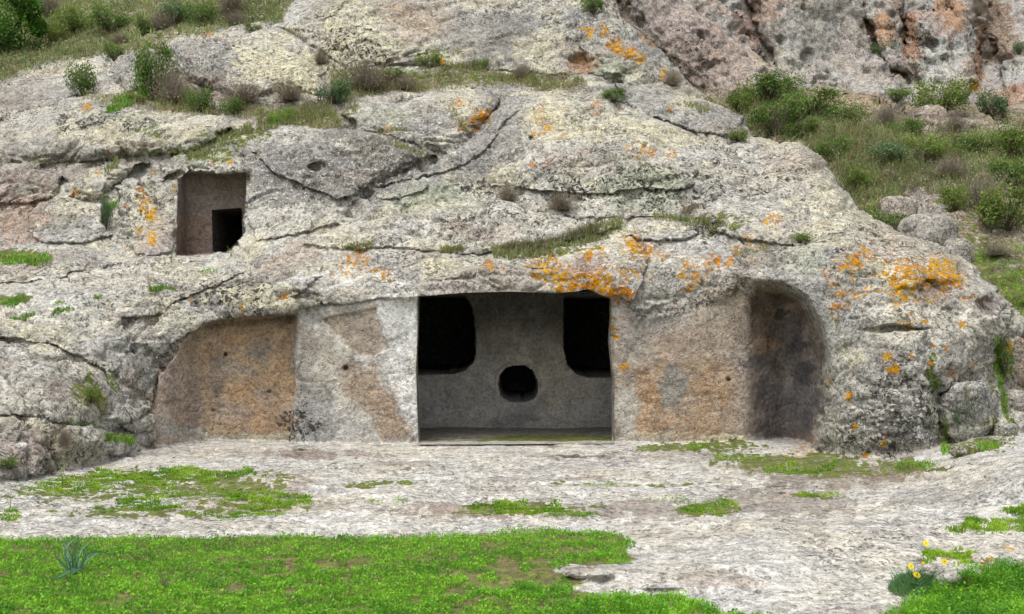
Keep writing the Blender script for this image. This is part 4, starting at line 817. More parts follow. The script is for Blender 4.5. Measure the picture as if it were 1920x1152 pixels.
def mats_for(me, mat):
    k_ = (me.name, mat.name)
    if k_ not in SHX: c_ = me.copy(); c_.materials.clear(); c_.materials.append(mat); SHX[k_] = c_
    return SHX[k_]
def shrub(u, v, w, h, kind, label, back=False, cat='shrub', group='shrubs on the rocks', fwd=.0):
    """root point at pixel (u, v) on the rock, w and h in pixels"""
    p = at(u, v, back); d = p[1]; r_ = random.Random(int(u * 7 + v)); nm = {'dry': 'dry_bush'}.get(kind, 'shrub')
    root = empty(nm, (p[0], p[1] - fwd, p[2]), label, cat, group)
    sc = (w / 2 / F * d * 1.22, w / 2 / F * d * 1.1, h / F * d * 1.12)
    pr = r_.choice(DR if kind == 'dry' else SH); mt = {'dry': M_dry, 'g': M_shrub, 'y': M_shrub_b, 'b': M_shrub_c}[kind]
    f_ = mobj('foliage', mats_for(pr[0], M_dry if kind == 'dry' else mt), None, root); t_ = mobj('twigs' if kind == 'dry' else 'stem', mats_for(pr[1], M_dry if kind == 'dry' else M_bark), None, root)
    rz = r_.uniform(0, 6.28); sc = (sc[0] * r_.uniform(.85, 1.25), sc[1] * r_.uniform(.85, 1.25), sc[2] * r_.uniform(.85, 1.1))
    for o_ in (f_, t_): o_.rotation_euler = (0, 0, rz); o_.scale = sc
    return root
SHRUBS = [(155,178,66,62,'g','dark green bush left of the smooth domed rock'),(290,182,82,92,'g','tall green bush right of the smooth domed rock'),(210,112,40,34,'g','small dark bush on top edge of the domed rock'),
 (375,210,66,44,'g','round bright green bush below the dry brush in the middle of the left slope'),(438,212,50,28,'g','small flat green bush right of the round bright green bush'),(622,198,66,44,'b','blue green bush at the left end of the grey dome'),
 (738,147,62,26,'g','green bush under the cracked rock band'),(800,128,50,26,'y','light green straggly bush under the cracked rock band'),(902,128,34,18,'g','tiny green bush right of the light green straggly one'),
 (140,62,90,50,'y','yellow green bush nearest the tree on the grassy top'),(205,56,80,52,'g','green bush on the grassy top left of the domed rock'),(262,62,44,34,'g','small green bush on the grassy top behind the domed rock'),(325,42,60,44,'b','greyish green bush on the grassy top'),(378,42,66,42,'g','dark green bush at the right end of the grassy top'),
 (100,80,50,34,'y','low yellow green bush at the foot of the tree'),(475,58,30,14,'g','tiny green bush on the dry bank above the cream rock'),(255,192,36,14,'y','low olive bush on top of the whaleback rock'),(1150,190,50,22,'g','small green bush right of the ridge apex'),
 (1385,262,50,26,'y','olive bush in the notch at the ridge edge'),(203,425,26,54,'b','blue green plant hanging in the crevice left of the small tomb'),(1110,20,60,40,'g','dark bush at the top edge beside the pink cliff'),(1500,452,46,18,'y','low grey green plant on top of the alcove block'),
 (1750,735,40,44,'g','leafy plant in the crack between the alcove block and the split boulder'),(1800,792,40,40,'b','blue green rosette on the lower split boulder'),(1885,705,44,64,'g','dense green plant by the brown stone at the right edge'),
 (15,880,44,22,'g','small green plant at the left edge below the grey boulder'),(165,758,44,34,'y','low green plant in the hollow of the left slope')]
for a in SHRUBS: shrub(*a)
DRYS = [(325,190,80,62,'dry','grey dry bush beside the tall green bush'),(455,196,90,44,'dry','grey dry brush under the cream rock'),(545,188,90,38,'dry','pale dry brush right of the cream rock'),(690,168,110,50,'dry','wide dry grey bush left of the green bush under the rock band'),(225,80,40,20,'dry','small dry bush on the bank above the domed rock'),
 (300,50,60,40,'dry','dry bush among the green bushes of the grassy top'),(440,45,60,32,'dry','round dry bush above the cream rock'),(430,20,80,50,'dry','tall grey brush at the top edge left of the rock band'),(952,374,42,34,'dry','smaller of the two brown dry bushes on the ridge'),(1052,392,72,36,'dry','larger, rounder of the two brown dry bushes on the ridge'),
 (975,145,52,28,'dry','dry brown tuft bush above the ridge apex'),(90,30,50,40,'dry','grey twiggy bush beside the tree'),(760,165,60,24,'dry','low dry brush along the top of the grey dome'),(600,120,40,26,'dry','dry grass clump in the gap right of the cream rock'),(1260,160,40,26,'dry','dry tuft at the foot of the rock band right end'),(118,835,40,40,'dry','brown dry weed between the low boulders at the left')]
for a in DRYS: shrub(*a, cat='dry bush', group='dry bushes on the rocks')
GUL = [(1450,256,90,62,'g','dense green bush behind the ridge edge, leftmost big bush of the gully'),(1385,205,60,40,'y','yellow green bush at the top left corner of the gully'),(1440,190,110,44,'g','wide dark green bush at the foot of the pink cliff'),(1520,218,110,46,'g','long green bush below the tan bank'),(1590,240,70,40,'g','green bush at the right end of the tan bank'),
 (1765,212,120,54,'y','bright green bush left of the round dark bush under the cliff'),(1862,212,56,52,'b','round dark green bush under the cliff at right'),(1680,190,60,24,'g','small green bush at the middle of the cliff foot'),(1740,288,90,50,'y','yellow green bush below the brown boulder'),(1700,250,60,36,'g','green bush left of the brown boulder'),
 (1895,300,100,60,'y','olive bush at the right edge above the grey dry bush'),(1835,285,80,44,'g','green bush right of the yellow green bush below the boulder'),(1885,420,130,80,'y','large bright yellow green bush at the right edge'),(1900,350,90,70,'g','dark green bush above the large bright one at the right edge'),(1790,392,50,50,'y','small yellow green bush left of the grey dry bush'),
 (1640,425,90,44,'g','bright green plants at the edge of the smooth slab'),(1560,300,70,44,'g','green bramble close to the slab top corner'),(1500,262,70,34,'g','green bramble at the top corner of the slab'),(1605,345,60,44,'y','pale green bramble in the gully centre'),(1660,300,80,44,'b','grey green bramble right of the gully centre'),(1655,108,44,30,'b','small bush growing on the cliff face'),(1910,100,30,24,'b','tiny bush on the cliff at the right edge')]
for a in GUL: shrub(*a, back=True, group='bushes in the gully')
for a in [(1840,385,110,76,'dry','big grey dry bush left of the bright bush at the right edge'),(1790,248,50,40,'dry','grey dry bush right of the brown boulder'),(1660,235,60,36,'dry','dry brush under the cliff foot, middle of the gully'),(1720,470,60,24,'dry','dry weeds at the foot of the leaning rock'),(1780,320,90,30,'dry','low dry brush above the gully ledge'),(1870,470,70,24,'dry','dry brush below the bright bush'),(1830,30,40,30,'dry','dry plant on the brown cliff recess')]: shrub(*a, back=True, cat='dry bush', group='dry bushes in the gully')

# tree at the upper left corner
r_ = np.random.default_rng(77); p = at(5, 100); d = p[1]; k_ = d / F
root = empty('tree', tuple(p), 'dark green leafy tree at the upper left corner', 'tree')
LB_ = np.array([(-20,-60,60),(35,-45,42),(-60,-70,60),(10,-100,55),(-90,-120,60),(52,-85,26),(0,-30,34),(-40,-20,34),(40,-110,30),(-120,-50,60),(60,-55,18)]) * k_
n = 9000; q_ = r_.integers(0, len(LB_), n); dd = r_.normal(size=(n, 3)); dd /= np.linalg.norm(dd, axis=1, keepdims=True)
c = np.stack([LB_[q_, 0], (q_ % 4 - 1.5) * .18, -LB_[q_, 1]], -1) + dd * (LB_[q_, 2] * r_.uniform(.3, 1.03, n)**.5)[:, None]
tone = np.clip(.4 + .3 * dd[:, 2] + .25 * vnoise(c[:, 0] * 5, c[:, 1] * 5, c[:, 2] * 5, 5) + .15 * r_.normal(size=n), 0, 1)
M_tree = leaf_material('tree_leaves', (.02, .075, .006), (.10, .25, .015), .25)
mobj('crown', mk_mesh('crown', leaves(c, .034, r_, .02, tone, .55)), M_tree, root)
mobj('trunk', mk_mesh('trunk', tubes([[(0, 0, -.4), (.05, 0, .3), (-.1, 0, .8)], [(.02, 0, .2), (.25, .1, .6), (.4, .1, .9)], [(0, 0, .2), (-.4, 0, .6), (-.8, .1, 1.1)]], .09, r_)), M_bark, root)

# grass tufts and strips along the ledges: each a thing of its own
def strip(name, u0, v0, u1, v1, thick, hpx, n, label, mat, cat='grass', lean=.7, dry=.25, wpx=1.6, back=False, group='grass tufts on the rocks', bow=0):
    r_ = np.random.default_rng(int(u0 * 3 + v0 * 7 + u1)); t_ = r_.uniform(0, 1, n)
    u = u0 + (u1 - u0) * t_ + r_.normal(size=n) * 2; v = v0 + (v1 - v0) * t_ + bow * 4 * t_ * (1 - t_) + r_.uniform(-1, 1, n) * thick
    if back: b_ = PB[np.clip(np.searchsorted(VB, v), 0, nby - 1), np.clip(np.searchsorted(UB, u), 0, nbx - 1)]
    else: b_ = at_many(u, v)
    c = b_.mean(0); med = np.median(b_[:, 1]); b_ = b_[np.abs(b_[:, 1] - med) < 1.2]; k_ = b_[:, 1] / F
    env = .55 + .45 * np.abs(vnoise(b_[:, 0] * 4, b_[:, 1] * 0, b_[:, 2] * 4, 9))
    g_ = blades(b_ - c, hpx * k_ * r_.uniform(.4, 1.1, len(b_)) * env, wpx * k_, lean, r_, dry)
    o = mobj(name, mk_mesh(name, g_), mat); o.location = c; tag(o, label, cat, group); return o
ST = [(925,476,1165,422,11,24,2200,'long strip of pale grass on the ledge over the doorway lintel',M_pgrass,8),(930,466,1120,432,9,34,600,'tall dry straw standing in the long ledge strip',M_dry,8),(1220,412,1330,420,4,24,300,'dry grass tuft behind the rounded pale boulder',M_pgrass,0),(1325,440,1350,412,5,8,200,'dark green moss grass beside the pale boulder',M_pgrass,0),
 (640,462,700,455,5,16,160,'grey green grass tuft left above the white shoulder rock',M_pgrass,0),(825,468,870,462,4,18,180,'yellow flowering grass tuft left of the ledge strip',M_pgrass,0),(350,292,470,240,8,20,700,'sloping band of olive grass above the small tomb',M_pgrass,0),(480,232,620,205,8,22,600,'olive grass band under the dry brush right of the whaleback rock',M_pgrass,0),
 (500,225,545,215,6,26,160,'tuft of tall green asphodel grass on the olive band',M_grass,0),(200,205,250,195,5,20,260,'bright grass strip on top left of the whaleback rock',M_grass,0),(210,190,290,180,5,18,280,'bright grass patch under the tall green bush',M_grass,0),(270,290,300,285,4,14,90,'small grass tuft on the whaleback lower edge',M_grass,0),(195,320,225,300,6,20,120,'grass tuft in the joint left of the small tomb porch top',M_pgrass,0),
 (0,488,95,482,6,14,600,'green grass ledge at the left edge level with the small tomb floor',M_grass,0),(0,570,46,562,5,16,300,'bright grass cushion at the left edge on the pale slope',M_grass,0),(25,596,62,590,3,11,160,'small grass tuft below the left edge cushion',M_grass,0),(98,588,132,584,3,11,160,'small round grass tuft right of the cushion',M_grass,0),(278,545,328,537,3,11,200,'short grass line in the crack above the left slope',M_grass,0),
 (175,562,190,560,3,10,60,'tiny tuft on the pale slope above the round tuft',M_grass,0),(100,575,118,572,3,8,50,'tiny tuft just above the small round tuft',M_grass,0),(375,506,402,502,3,10,90,'small tuft below the small tomb floor',M_grass,0),(200,820,245,835,5,18,320,'bright grass tuft in the gap above the low boulder',M_grass,0),(150,735,200,775,10,14,320,'sparse grass in the hollow of the left slope',M_pgrass,0),(205,700,215,735,7,10,100,'sparse grass right above the left hollow',M_grass,0),
 (130,790,170,800,4,9,120,'thin grass line on the lower left slope',M_grass,0),(195,405,212,380,6,22,200,'bright green grass wedge in the crevice by the lichen boulder',M_grass,0),(830,130,900,125,5,16,220,'green grass under the rock band right part',M_pgrass,0),(920,145,1010,150,5,20,260,'dry pale grass on the saddle behind the ridge apex',M_pgrass,0),(845,200,880,250,5,12,160,'grass line in the cleft between grey dome and ridge',M_pgrass,0),
 (1015,145,1060,150,4,18,120,'pale straw tuft right of the saddle grass',M_dry,0),(1280,395,1310,385,3,20,120,'dry straw in front of the main tongue right end',M_dry,0),(700,245,760,240,4,12,120,'yellowish grass on the grey dome front',M_pgrass,0),(730,270,800,285,5,14,160,'grass on the seam under the grey dome',M_pgrass,0),(640,215,670,200,5,16,140,'grass at the left foot of the grey dome',M_pgrass,0),
 (560,205,640,185,7,24,300,'tall dry grass left of the blue green bush',M_dry,0),(1280,190,1330,200,5,14,120,'short grass on the right shoulder crack',M_pgrass,0),(1370,470,1440,462,4,12,160,'dry grass line on the block top left of the grey green plant',M_pgrass,0)]
for (u0,v0,u1,v1,th,hp,n,lab,mt,bw) in ST: strip('grass_tuft', u0, v0, u1, v1, th, hp, n, lab, mt, bow=bw)
for (u0,v0,u1,v1,th,hp,n,lab,mt) in [(1870,640,1885,780,9,18,700,'green grass running down beside the split boulder',M_grass),(1765,845,1870,835,7,18,600,'green grass at the foot of the split boulder',M_grass),(1772,790,1768,850,6,20,240,'upright grass in the crack under the leafy plant',M_grass),(1680,872,1745,868,5,14,420,'bright grass tuft at the foot of the alcove block',M_grass),(1800,845,1900,820,5,10,400,'olive grass along the top edge of the pale slab',M_pgrass),
 (1530,880,1570,868,4,12,200,'small grass tuft at the corner of the alcove block',M_grass)]: strip('grass_tuft', u0, v0, u1, v1, th, hp, n, lab, mt, group='grass by the split boulder')

# loose stones and boulders, closed bodies half sunk in the ground
def stone(u, v, w, h, label, back=False, tint=(.38, .36, .32), marks=(0, .5, .6, 0), group='loose stones', seed=0, lich=0):
    p_ = at(u, v, back); k_ = p_[1] / F; r_ = np.random.default_rng(int(u + v)); bm_ = __import__('bmesh').new()
    __import__('bmesh').ops.create_icosphere(bm_, subdivisions=5, radius=1); V_ = np.array([q.co[:] for q in bm_.verts]); T_ = np.array([[q.index for q in f_.verts] for f_ in bm_.faces]); bm_.free()
    sd_ = float(r_.uniform(0, 50)); rad = 1 + .22 * fbm(V_[:, 0] * 1.2 + sd_, V_[:, 1] * 1.2, V_[:, 2] * 1.2, 801, 3)
    f1_, f2_ = worley(V_[:, 0] * 1.1 + sd_, V_[:, 1] * 1.1, V_[:, 2] * 1.1, 811); rad = rad - .10 * np.exp(-((f2_ - f1_) / .10)**2) + .03 * fbm(V_[:, 0] * 6 + sd_, V_[:, 1] * 6, V_[:, 2] * 6, 821, 3)
    n_ = V_.copy(); V_ = V_ * rad[:, None]; V_ = np.sign(V_) * np.abs(V_)**.85
    V_ = V_ * np.array([w / 2 * k_, w / 2 * k_ * .8, h * k_ * .72]); V_[:, 2] += h * k_ * .28
    mk_ = np.tile(np.array(marks, float), (len(V_), 1)); mk_[:, 0] = lich * ss((vnoise(n_[:, 0] * 2 + sd_, n_[:, 1] * 2, n_[:, 2] * 2, 831) + .1) / .4)
    nm = 'boulder' if w > 55 else 'stone'; o = mobj(nm, npmesh(nm, V_, [T_], {'tint': np.tile([*tint, 1], (len(V_), 1)), 'marks': mk_}), M_rock); o.location = p_ + np.array([0, w * k_ * .25, 0]); tag(o, label, nm, group)
for a in [(1752,232,70,44,'left half of the brown boulder in the green gully under the cliff',True,(.33,.27,.22)),(1800,244,84,34,'right, lower half of the brown boulder in the green gully under the cliff',True,(.34,.29,.24)),(1690,410,80,56,'left half of the leaning grey rock split by a crack, right of the smooth slab',True,(.34,.30,.265)),(1748,450,110,62,'right half of the split leaning grey rock, beside the turf of the gully',True,(.36,.335,.30)),
          (757,186,34,18,'small white stone lying on the grey dome',False,(.52,.50,.44)),(1183,158,32,20,'small pale stone on the saddle right of the ridge apex',False,(.46,.45,.40)),(1800,488,58,50,'grey boulder standing at the foot of the leaning rock',True,(.36,.34,.31)),(1908,700,64,74,'brown hollow stone with orange lichen at the right edge',False,(.30,.25,.21),(0,.5,.5,0),'loose stones',0,.75),
          (1904,765,60,34,'flat grey stone below the brown hollow stone',False,(.36,.34,.31)),(1812,850,56,20,'low mossy stone at the foot of the split boulder',False,(.26,.25,.18),(0,.6,.6,.4)),(1890,815,44,26,'small grey stone in the grass right of the split boulder',False,(.30,.29,.26),(0,.6,.6,.2)),(1785,1102,60,22,'pale cracked stone at the edge of the lower right grass',False,(.46,.44,.41),(0,.3,.3,0)),(1752,1080,44,18,'pale stone behind the daisy plant',False,(.47,.45,.42),(0,.3,.3,0)),
          (1890,1060,110,26,'large pale foreground rock with an orange lichen spot',False,(.45,.43,.40),(0,.35,.4,0),'loose stones',0,.45),(1092,1082,70,14,'low grey rock rising from the front edge of the lawn',False,(.34,.31,.28),(0,.4,.3,0)),(1825,1084,40,16,'small pale stone between the two foreground rocks',False,(.44,.42,.39),(0,.3,.3,0)),(40,838,26,14,'small white stone on the grey boulder edge',False,(.48,.46,.43)),(238,905,26,8,'tiny white stone in the left court grass',False,(.5,.48,.46)),
          (1730,438,34,18,'small stone on the turf below the leaning rock',True,(.34,.32,.29)),(1890,245,40,20,'small pale rock under the round dark bush',True,(.38,.35,.31))]: stone(*a)
# grass patches on the court
def patch(u, v, ru, rv, hpx, n, label, mat=M_lime, thr=-.25, group='grass patches on the rock floor'):
    r_ = np.random.default_rng(int(u * 5 + v)); a = r_.uniform(0, 6.28, n); q_ = np.sqrt(r_.uniform(0, 1, n)) * 1.15; uu, vv = u + np.cos(a) * q_ * ru, v + np.sin(a) * q_ * rv
    f_ = fbm(uu / 26, vv / 5.5, uu * 0, int(u) % 50, 3); k_ = f_ > thr + .9 * np.maximum(0, q_ - .6); uu, vv, f_ = uu[k_], vv[k_], f_[k_]
    b_ = at_many(uu, vv); hpx *= .72; b_[:, 0] += (uu - UXs[np.clip(np.searchsorted(UXs, uu), 0, nx - 1)]) / F * b_[:, 1]
    c = b_.mean(0); kk = b_[:, 1] / F
    g_ = blades(b_ - c, hpx * kk * r_.uniform(.4, 1.1, len(b_)) * np.clip(.5 + 1.2 * (f_ - thr), .4, 1.3), 1.7 * kk, .8, r_, .04, np.clip(.5 + 1.6 * vnoise(uu / 30, vv / 7, uu * 0, 33) * .4 + .2 * r_.normal(size=len(uu)), 0, 1))
    o = mobj('grass_patch', mk_mesh('grass_patch', g_), mat); o.location = c; tag(o, label, 'grass', group)
for a in [(330,888,150,14,9,6500,'large bright grass patch along the back of the left court'),(200,905,150,13,9,3500,'grass patch beside the low boulder at the left of the court'),(360,925,130,13,7,3200,'thin grass patch in the middle of the left court'),(240,948,100,9,10,3200,'narrow bright grass patch at the front left of the court'),(510,938,80,12,9,3000,'bright grass patch at the right front of the left court'),(430,964,130,6,7,1800,'thin grass fringe at the front of the left court patches'),
          (110,918,70,12,8,1500,'grass patch at the foot of the grey boulder'),(985,948,90,10,9,3400,'oval grass patch in the middle of the court'),(1060,960,60,7,7,900,'thin grass patch right of the oval patch'),(890,955,40,7,6,500,'thin green fringe left of the oval patch'),(1330,948,56,10,9,1700,'small grass patch right of the court centre'),(1532,930,44,6,8,600,'small grass tuft patch on the pale slab'),(745,904,75,3,6,500,'thin green line on the court left of the doorway'),
          (1310,838,34,8,8,700,'small green patch at the foot of the wall right of the doorway'),(1400,856,70,6,7,900,'olive grass patch before the alcove'),(1480,878,60,9,8,1500,'green grass patch at the corner before the alcove block'),(1870,984,90,16,13,4200,'green patch on the slab at the right edge'),(1915,960,30,12,13,800,'upper tip of grass at the right edge'),(1785,1042,52,17,13,3000,'round grass pocket in the foreground rock at right'),(1130,908,70,3,5,260,'faint green line on the court before the doorway'),
          (12,965,26,10,10,500,'small grass patch at the left edge of the court'),(720,938,40,6,6,300,'faint green patch left of the oval patch'),(1270,935,50,5,6,220,'faint green patch behind the small grass patch'),(1850,800,0,0,0,0,'')][:-1]: patch(*a)

# the lawn: real blades and small round leaves
r_ = np.random.default_rng(99); n = 210000
yy_ = 1 / r_.uniform(1 / 8.0, 1 / 4.6, n); xx_ = r_.uniform(-.56, .56, n) * yy_; u = 960 + xx_ / yy_ * F; v = 576 + EYE / yy_ * F
sd = sdf(LAWN, u + 26 * fbm(u / 40, v / 12, u * 0, 601, 4), v + 7 * fbm(u / 30, v / 10, u * 0, 611, 4) * (u > 900) + 3 * fbm(u / 30, v / 10, u * 0, 611, 4))
clump = fbm(u / 34, v / 11, u * 0, 621, 3)
bare = .35 * ss((fbm(u / 110, v / 24, u * 0, 651, 3) - .12) / .2) * (v > 1020) + np.exp(-((u - 1060) / 190)**2 - ((v - 1088) / 34)**2) * .75 + np.exp(-((u - 880) / 90)**2 - ((v - 1030) / 12)**2) * .5 + np.exp(-((u - 1250) / 260)**2 - ((v - 1135) / 16)**2) * .6 + np.exp(-((u - 1140) / 60)**2 - ((v - 1010) / 8)**2) * .6
lush = np.maximum(np.exp(-((u - 1160) / 110)**2 - ((v - 1145) / 18)**2), ss((u - 1640) / 40) * ss((v - 1040) / 20)) + .6 * np.exp(-((u - 1090) / 60)**2 - ((v - 1046) / 8)**2) + .6 * np.exp(-((u - 1040) / 60)**2 - ((v - 1102) / 8)**2)
k_ = (sd > -1) & (clump > -.55 + 1.15 * bare - 1.0 * lush); u, v, clump, lush, bare = u[k_], v[k_], clump[k_], lush[k_], bare[k_]
b_ = at_many(u, v); dep = b_[:, 1]; b_ = np.stack([(u - 960) / F * dep, dep + r_.uniform(-.006, .006, len(u)), b_[:, 2]], -1)
hg = (.020 + .014 * r_.random(len(u)) + .022 * np.clip(clump + .1, 0, 1) + .055 * lush * r_.uniform(.5, 1.1, len(u)))
tone = np.clip(.50 + .55 * fbm(u / 130, v / 26, u * 0, 631, 3) + .35 * vnoise(u / 16, v / 6, u * 0, 641) + .15 * r_.normal(size=len(u)) - .1 * lush, 0, 1)
half = np.arange(len(u)) % 5 < 3
g1 = blades(b_[half], hg[half], .0050, .9, r_, .02, tone[half]); c2 = b_[~half].copy(); c2[:, 2] += hg[~half] * r_.uniform(.3, .95, (~half).sum())
g2 = leaves(c2, .0085, r_, .02, tone[~half], .75, .0)
lw = mobj('lawn_grass', mk_mesh('lawn_grass', join([g1, g2])), M_grass); tag(lw, 'short bright green lawn with clover leaves', 'grass', kind='stuff')

# undergrowth of the gully and of the grassy top: nobody could count it
def scatter_cover(name, polys, back, n, mats, hpx, leafpx, label):
    r_ = np.random.default_rng(len(name) * 31 + n)
    A = np.array([p for q in polys for p in q]); u = r_.uniform(A[:, 0].min(), A[:, 0].max(), n); v = r_.uniform(A[:, 1].min(), A[:, 1].max(), n)
    ins = np.zeros(n, bool)
    for q in polys: ins |= sdf(q, u, v) > -4
    f_ = fbm(u / 40, v / 22, u * 0, 701, 3); ins &= f_ > -.28; u, v, f_ = u[ins], v[ins], f_[ins]
    if back: b_ = PB[np.clip(np.searchsorted(VB, v), 0, nby - 1), np.clip(np.searchsorted(UB, u), 0, nbx - 1)]
    else: b_ = at_many(u, v)
    kk = b_[:, 1] / F; b_ = b_ + r_.normal(size=b_.shape) * np.array([2, 2, .5]) * kk[:, None]
    m1 = r_.random(len(u)) < .45; tone = np.clip(.5 + .8 * fbm(u / 30, v / 20, u * 0, 711, 2) + .2 * r_.normal(size=len(u)), 0, 1)
    g1 = blades(b_[m1], (hpx * kk * r_.uniform(.3, 1.1, len(u)))[m1], 1.3 * kk[m1].mean(), .9, r_, .45, tone[m1])
    c = b_[~m1].copy(); c[:, 2] += (hpx * .8 * kk * r_.uniform(.0, 1.0, len(u)) * (.3 + np.clip(f_ + .3, 0, 1)))[~m1]
    g2 = leaves(c, leafpx * kk.mean(), r_, .12, tone[~m1], .6, .2)
    o = mobj(name, mk_mesh(name, join([g1, g2])), mats); tag(o, label, 'undergrowth', kind='stuff')
scatter_cover('gully_undergrowth', [[(1370,200),(1440,175),(1540,205),(1620,240),(1720,250),(1900,240),(2300,260),(2300,420),(1700,330),(1690,350),(1640,420),(1600,380),(1555,310),(1500,262),(1400,262)]], True, 66000, M_bramble, 30, 2.3, 'tangle of brambles and dry stalks filling the gully')
scatter_cover('dry_stalks', [[(1400,240),(1520,250),(1620,250),(1700,270),(1720,330),(1660,350),(1620,370),(1560,300),(1500,255)]], True, 5000, M_pgrass, 46, 1.6, 'tall pale stalks standing among the brambles')
scatter_cover('gully_undergrowth', [[(1600,370),(1650,370),(1700,440),(1800,480),(1850,450),(2300,440),(2300,660),(1905,590),(1830,500),(1760,455),(1655,418)]], True, 42000, M_grass, 9, 1.8, 'green turf running down behind the smooth slab')
scatter_cover('hilltop_undergrowth', [HILLG[0], [(60,-10),(520,-10),(480,40),(200,95),(80,110)]], False, 32000, M_bramble, 18, 2.4, 'mixed grass and weeds on the hilltop at upper left')
scatter_cover('bank_undergrowth', [HILLG[1], HILLG[2]], False, 20000, M_pgrass, 22, 1.9, 'dry weeds and grass on the bank under the cream rock')

# ------------------------------------------------------------------ the strap-leaved plant and the flowers in the foreground
def ribbon(pts, w, mat, name, parent, dvar=0.0, seed=0):
    r_ = np.random.default_rng(seed); P_ = np.array(pts, float); t0 = np.linspace(0, 1, len(P_)); t_ = np.linspace(0, 1, 14)
    def sm(c): return np.interp(t_, t0, c)
    u, v = sm(P_[:, 0]), sm(P_[:, 1])
    for _ in range(2): u[1:-1] = (u[:-2] + u[1:-1] * 2 + u[2:]) / 4; v[1:-1] = (v[:-2] + v[1:-1] * 2 + v[2:]) / 4
    d = 6.56 + dvar * t_; c = point(u, v, d) - np.array(parent.location); VV = []
    for i in range(14):
        tn = c[min(i + 1, 13)] - c[max(i - 1, 0)]; tn /= np.linalg.norm(tn) + 1e-9; sd_ = np.cross(tn, [0, 1, 0]); sd_ /= np.linalg.norm(sd_) + 1e-9
        ww = w * (1 - (i / 13)**1.6) * .5 + .0006; VV += [c[i] - sd_ * ww, c[i] + np.array([0, ww * .6, 0]), c[i] + sd_ * ww]
    QQ = [(i * 3 + k_, i * 3 + k_ + 1, (i + 1) * 3 + k_ + 1, (i + 1) * 3 + k_) for i in range(13) for k_ in (0, 1)]
    tt = r_.uniform(.3, 1); return mobj(name, npmesh(name, VV, [np.array(QQ)], {'tint': np.tile([tt, 0, 0, 1], (len(VV), 1))}), mat, parent)
M_strap = leaf_material('strap_leaves', (.045, .14, .06), (.20, .36, .22), .2, .45)
pl = empty('strap_leaf_plant', tuple(point(140., 1080., 6.56)), 'blue green plant with long curling strap leaves standing in the lawn', 'plant')
for i, (pts, w, dv) in enumerate([([(142,1080),(122,1064),(106,1046),(100,1038)], .022, -.1),([(146,1064),(128,1072),(105,1084),(86,1083)], .018, -.2),([(150,1066),(130,1078),(108,1087),(92,1086)], .012, -.25),([(146,1080),(155,1058),(161,1040),(176,1036),(192,1034),(228,1048)], .018, .1),([(143,1078),(160,1052),(186,1035)], .014, .15),([(137,1060),(126,1040),(124,1024),(140,1010),(160,996)], .014, .2),([(134,1066),(121,1045),(118,1026)], .012, .1),([(146,1068),(150,1034),(176,1008)], .010, .25),([(140,1078),(136,1056),(145,1040)], .016, 0),([(144,1078),(150,1060),(158,1050)], .016, .05),([(138,1076),(128,1060),(132,1046)], .013, .1)]): ribbon(pts, w, M_strap, 'leaf', pl, dv, i)
r_ = np.random.default_rng(5); wsp = [[(r_.normal() * .02, r_.normal() * .02, -.02), (r_.normal() * .05, r_.normal() * .05, .12), (r_.normal() * .08, r_.normal() * .05, .2 + .06 * r_.random())] for _ in range(46)]
mobj('fine_leaves', mk_mesh('fine_leaves', tubes(wsp, .0022, r_)), M_strap, pl)
# yellow daisies
bp_ = at(1716, 1108); fp = empty('daisy_plant', tuple(bp_), 'dark feathery plant with yellow daisies at the lower right', 'flowering plant')
n = 1500; r_ = np.random.default_rng(6); a = r_.uniform(0, 6.28, n); rr = r_.uniform(0, 1, n)**.5; hh = (1 - rr**2) * .11 * r_.uniform(.2, 1, n)**.5
bb = np.stack([np.cos(a) * rr * .15, np.sin(a) * rr * .12, hh * .15], -1)
fg = join([blades(bb, (.02 + hh * 1.0) * r_.uniform(.5, 1.5, n), .004, .9, r_, 0, np.clip(.15 + .3 * rr + .25 * r_.normal(size=n), 0, 1)), leaves(np.stack([np.cos(a) * rr * .15, np.sin(a) * rr * .12, hh * .9], -1)[:2500], .007, r_, 0, None, .3, .3)])
mobj('foliage', mk_mesh('foliage', fg), leaf_material('feathery_leaves', (.05, .15, .05), (.22, .40, .15), .3), fp)
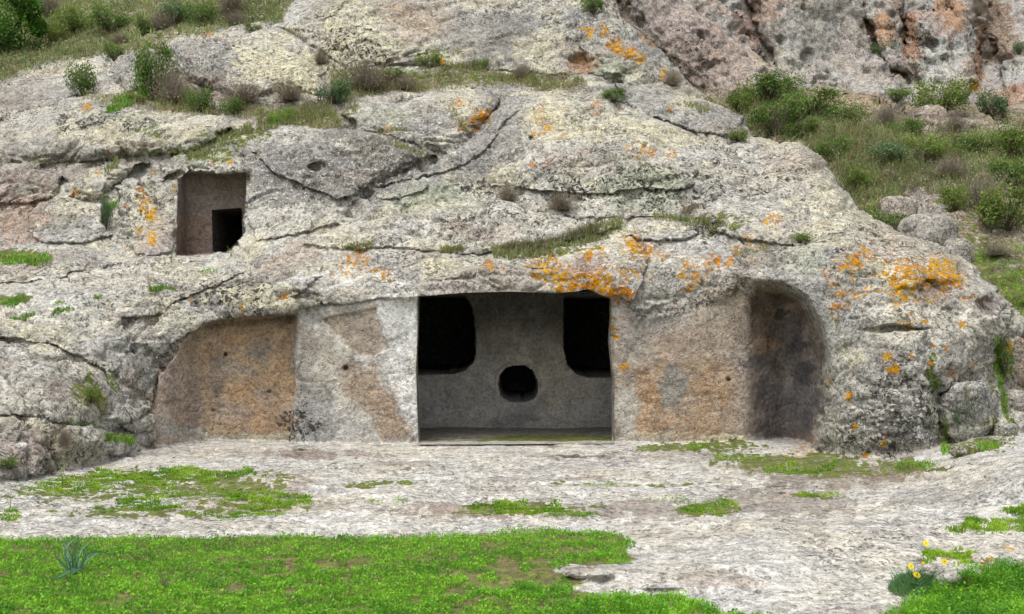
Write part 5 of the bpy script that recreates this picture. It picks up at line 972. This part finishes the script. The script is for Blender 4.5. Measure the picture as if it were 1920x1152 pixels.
def flower(u, v, rpx, tilt):
    d = bp_[1] - .03; c = np.array(point(float(u), float(v), d)) - bp_; rr_ = rpx / F * d; V_, Q_ = [], []
    for k_ in range(13):
        a_ = k_ * 6.283 / 13; ca, sa = math.cos(a_), math.sin(a_); px_, py_ = -sa, ca; o_ = len(V_)
        for f_, w_, z_ in ((.2, .08, 0), (.7, .20, .06), (1, .07, .0)): V_ += [(ca * f_ + px_ * w_, sa * f_ + py_ * w_, z_), (ca * f_ - px_ * w_, sa * f_ - py_ * w_, z_)]
        Q_ += [(o_, o_ + 1, o_ + 3, o_ + 2), (o_ + 2, o_ + 3, o_ + 5, o_ + 4)]
    V_ = np.array(V_) * rr_; h_ = mobj('flower_head', npmesh('flower_head', V_, [np.array(Q_)], {'tint': np.tile([.5, 0, 0, 1], (len(V_), 1))}), M_yellow, fp); h_.location = c; h_.rotation_euler = (R(tilt), R(8), 0)
    V2 = [(0, 0, .22)] + [(math.cos(j * .785) * .26, math.sin(j * .785) * .26, .08) for j in range(8)]; V2 = np.array(V2) * rr_
    mobj('flower_centre', npmesh('flower_centre', V2, [np.array([(0, 1 + j, 1 + (j + 1) % 8) for j in range(8)])], {'tint': np.tile([.1, 0, 0, 1], (9, 1))}), leaf_material('flower_disc', (.45, .22, .01), (.5, .3, .01), 0), h_)
    st = tubes([[(0, 0, .02), (c[0] * .6, c[1] * .6 - .01, c[2] * .55), (c[0], c[1] + .002, c[2] - .002)]], .0022, np.random.default_rng(1)); mobj('flower_stem', mk_mesh('flower_stem', st), M_shrub, fp)
for a in [(1736,1019,6,50),(1708,1062,6,62),(1719,1078,8,35),(1771,1053,6,75),(1731,1056,3,80)]: flower(*a)
# low weeds: in the lawn, and stalks on the rocks
def stalk_plant(u, v, hpx, n, label, mat=M_shrub_b, spread_=.25, leafn=60):
    p_ = at(u, v); k_ = p_[1] / F; h_ = hpx * k_; r_ = np.random.default_rng(int(u + v)); root = empty('weed', tuple(p_), label, 'weed'); tw = []; lc = []
    for _ in range(n):
        e = np.array([r_.normal() * spread_, r_.normal() * spread_, r_.uniform(.6, 1)]) * h_; m_ = e * .5 + r_.normal(size=3) * .04 * h_; tw.append([(0, 0, -.01), m_, e])
        for _ in range(leafn // n): t_ = r_.uniform(.25, 1); lc.append(e * t_ + r_.normal(size=3) * .05 * h_)
    mobj('stem', mk_mesh('stem', tubes(tw, .55 * k_ + .0008, r_)), mat, root); mobj('foliage', mk_mesh('foliage', leaves(np.array(lc), 1.6 * k_, r_, .1, None, .35, .5)), mat, root)
stalk_plant(320, 492, 36, 2, 'thin upright weed below the small tomb porch', M_pgrass, .08); stalk_plant(280, 546, 36, 3, 'thin upright weed on the short grass line of the left slope', M_pgrass, .1); stalk_plant(116, 912, 56, 3, 'thin stalky weed at the foot of the low boulder', M_shrub_b, .12)
stalk_plant(20, 950, 50, 4, 'spindly weed at the left edge of the court', M_pgrass, .15); stalk_plant(310, 1108, 44, 14, 'straggly pale weed growing in the lawn', M_pgrass, .35, 260); stalk_plant(402, 1100, 22, 8, 'small leafy weed in the lawn right of the straggly one', M_strap, .6, 60)
stalk_plant(1806, 745, 34, 5, 'yellowish weed standing on the lower split boulder', M_pgrass, .12, 60); stalk_plant(432, 476, 20, 4, 'tiny weed at the sill of the dark upper door', M_pgrass, .3, 30)
print('TRIS', sum(len(m_.loop_triangles) or sum(len(q_.vertices) - 2 for q_ in m_.polygons[:1]) for m_ in bpy.data.meshes))
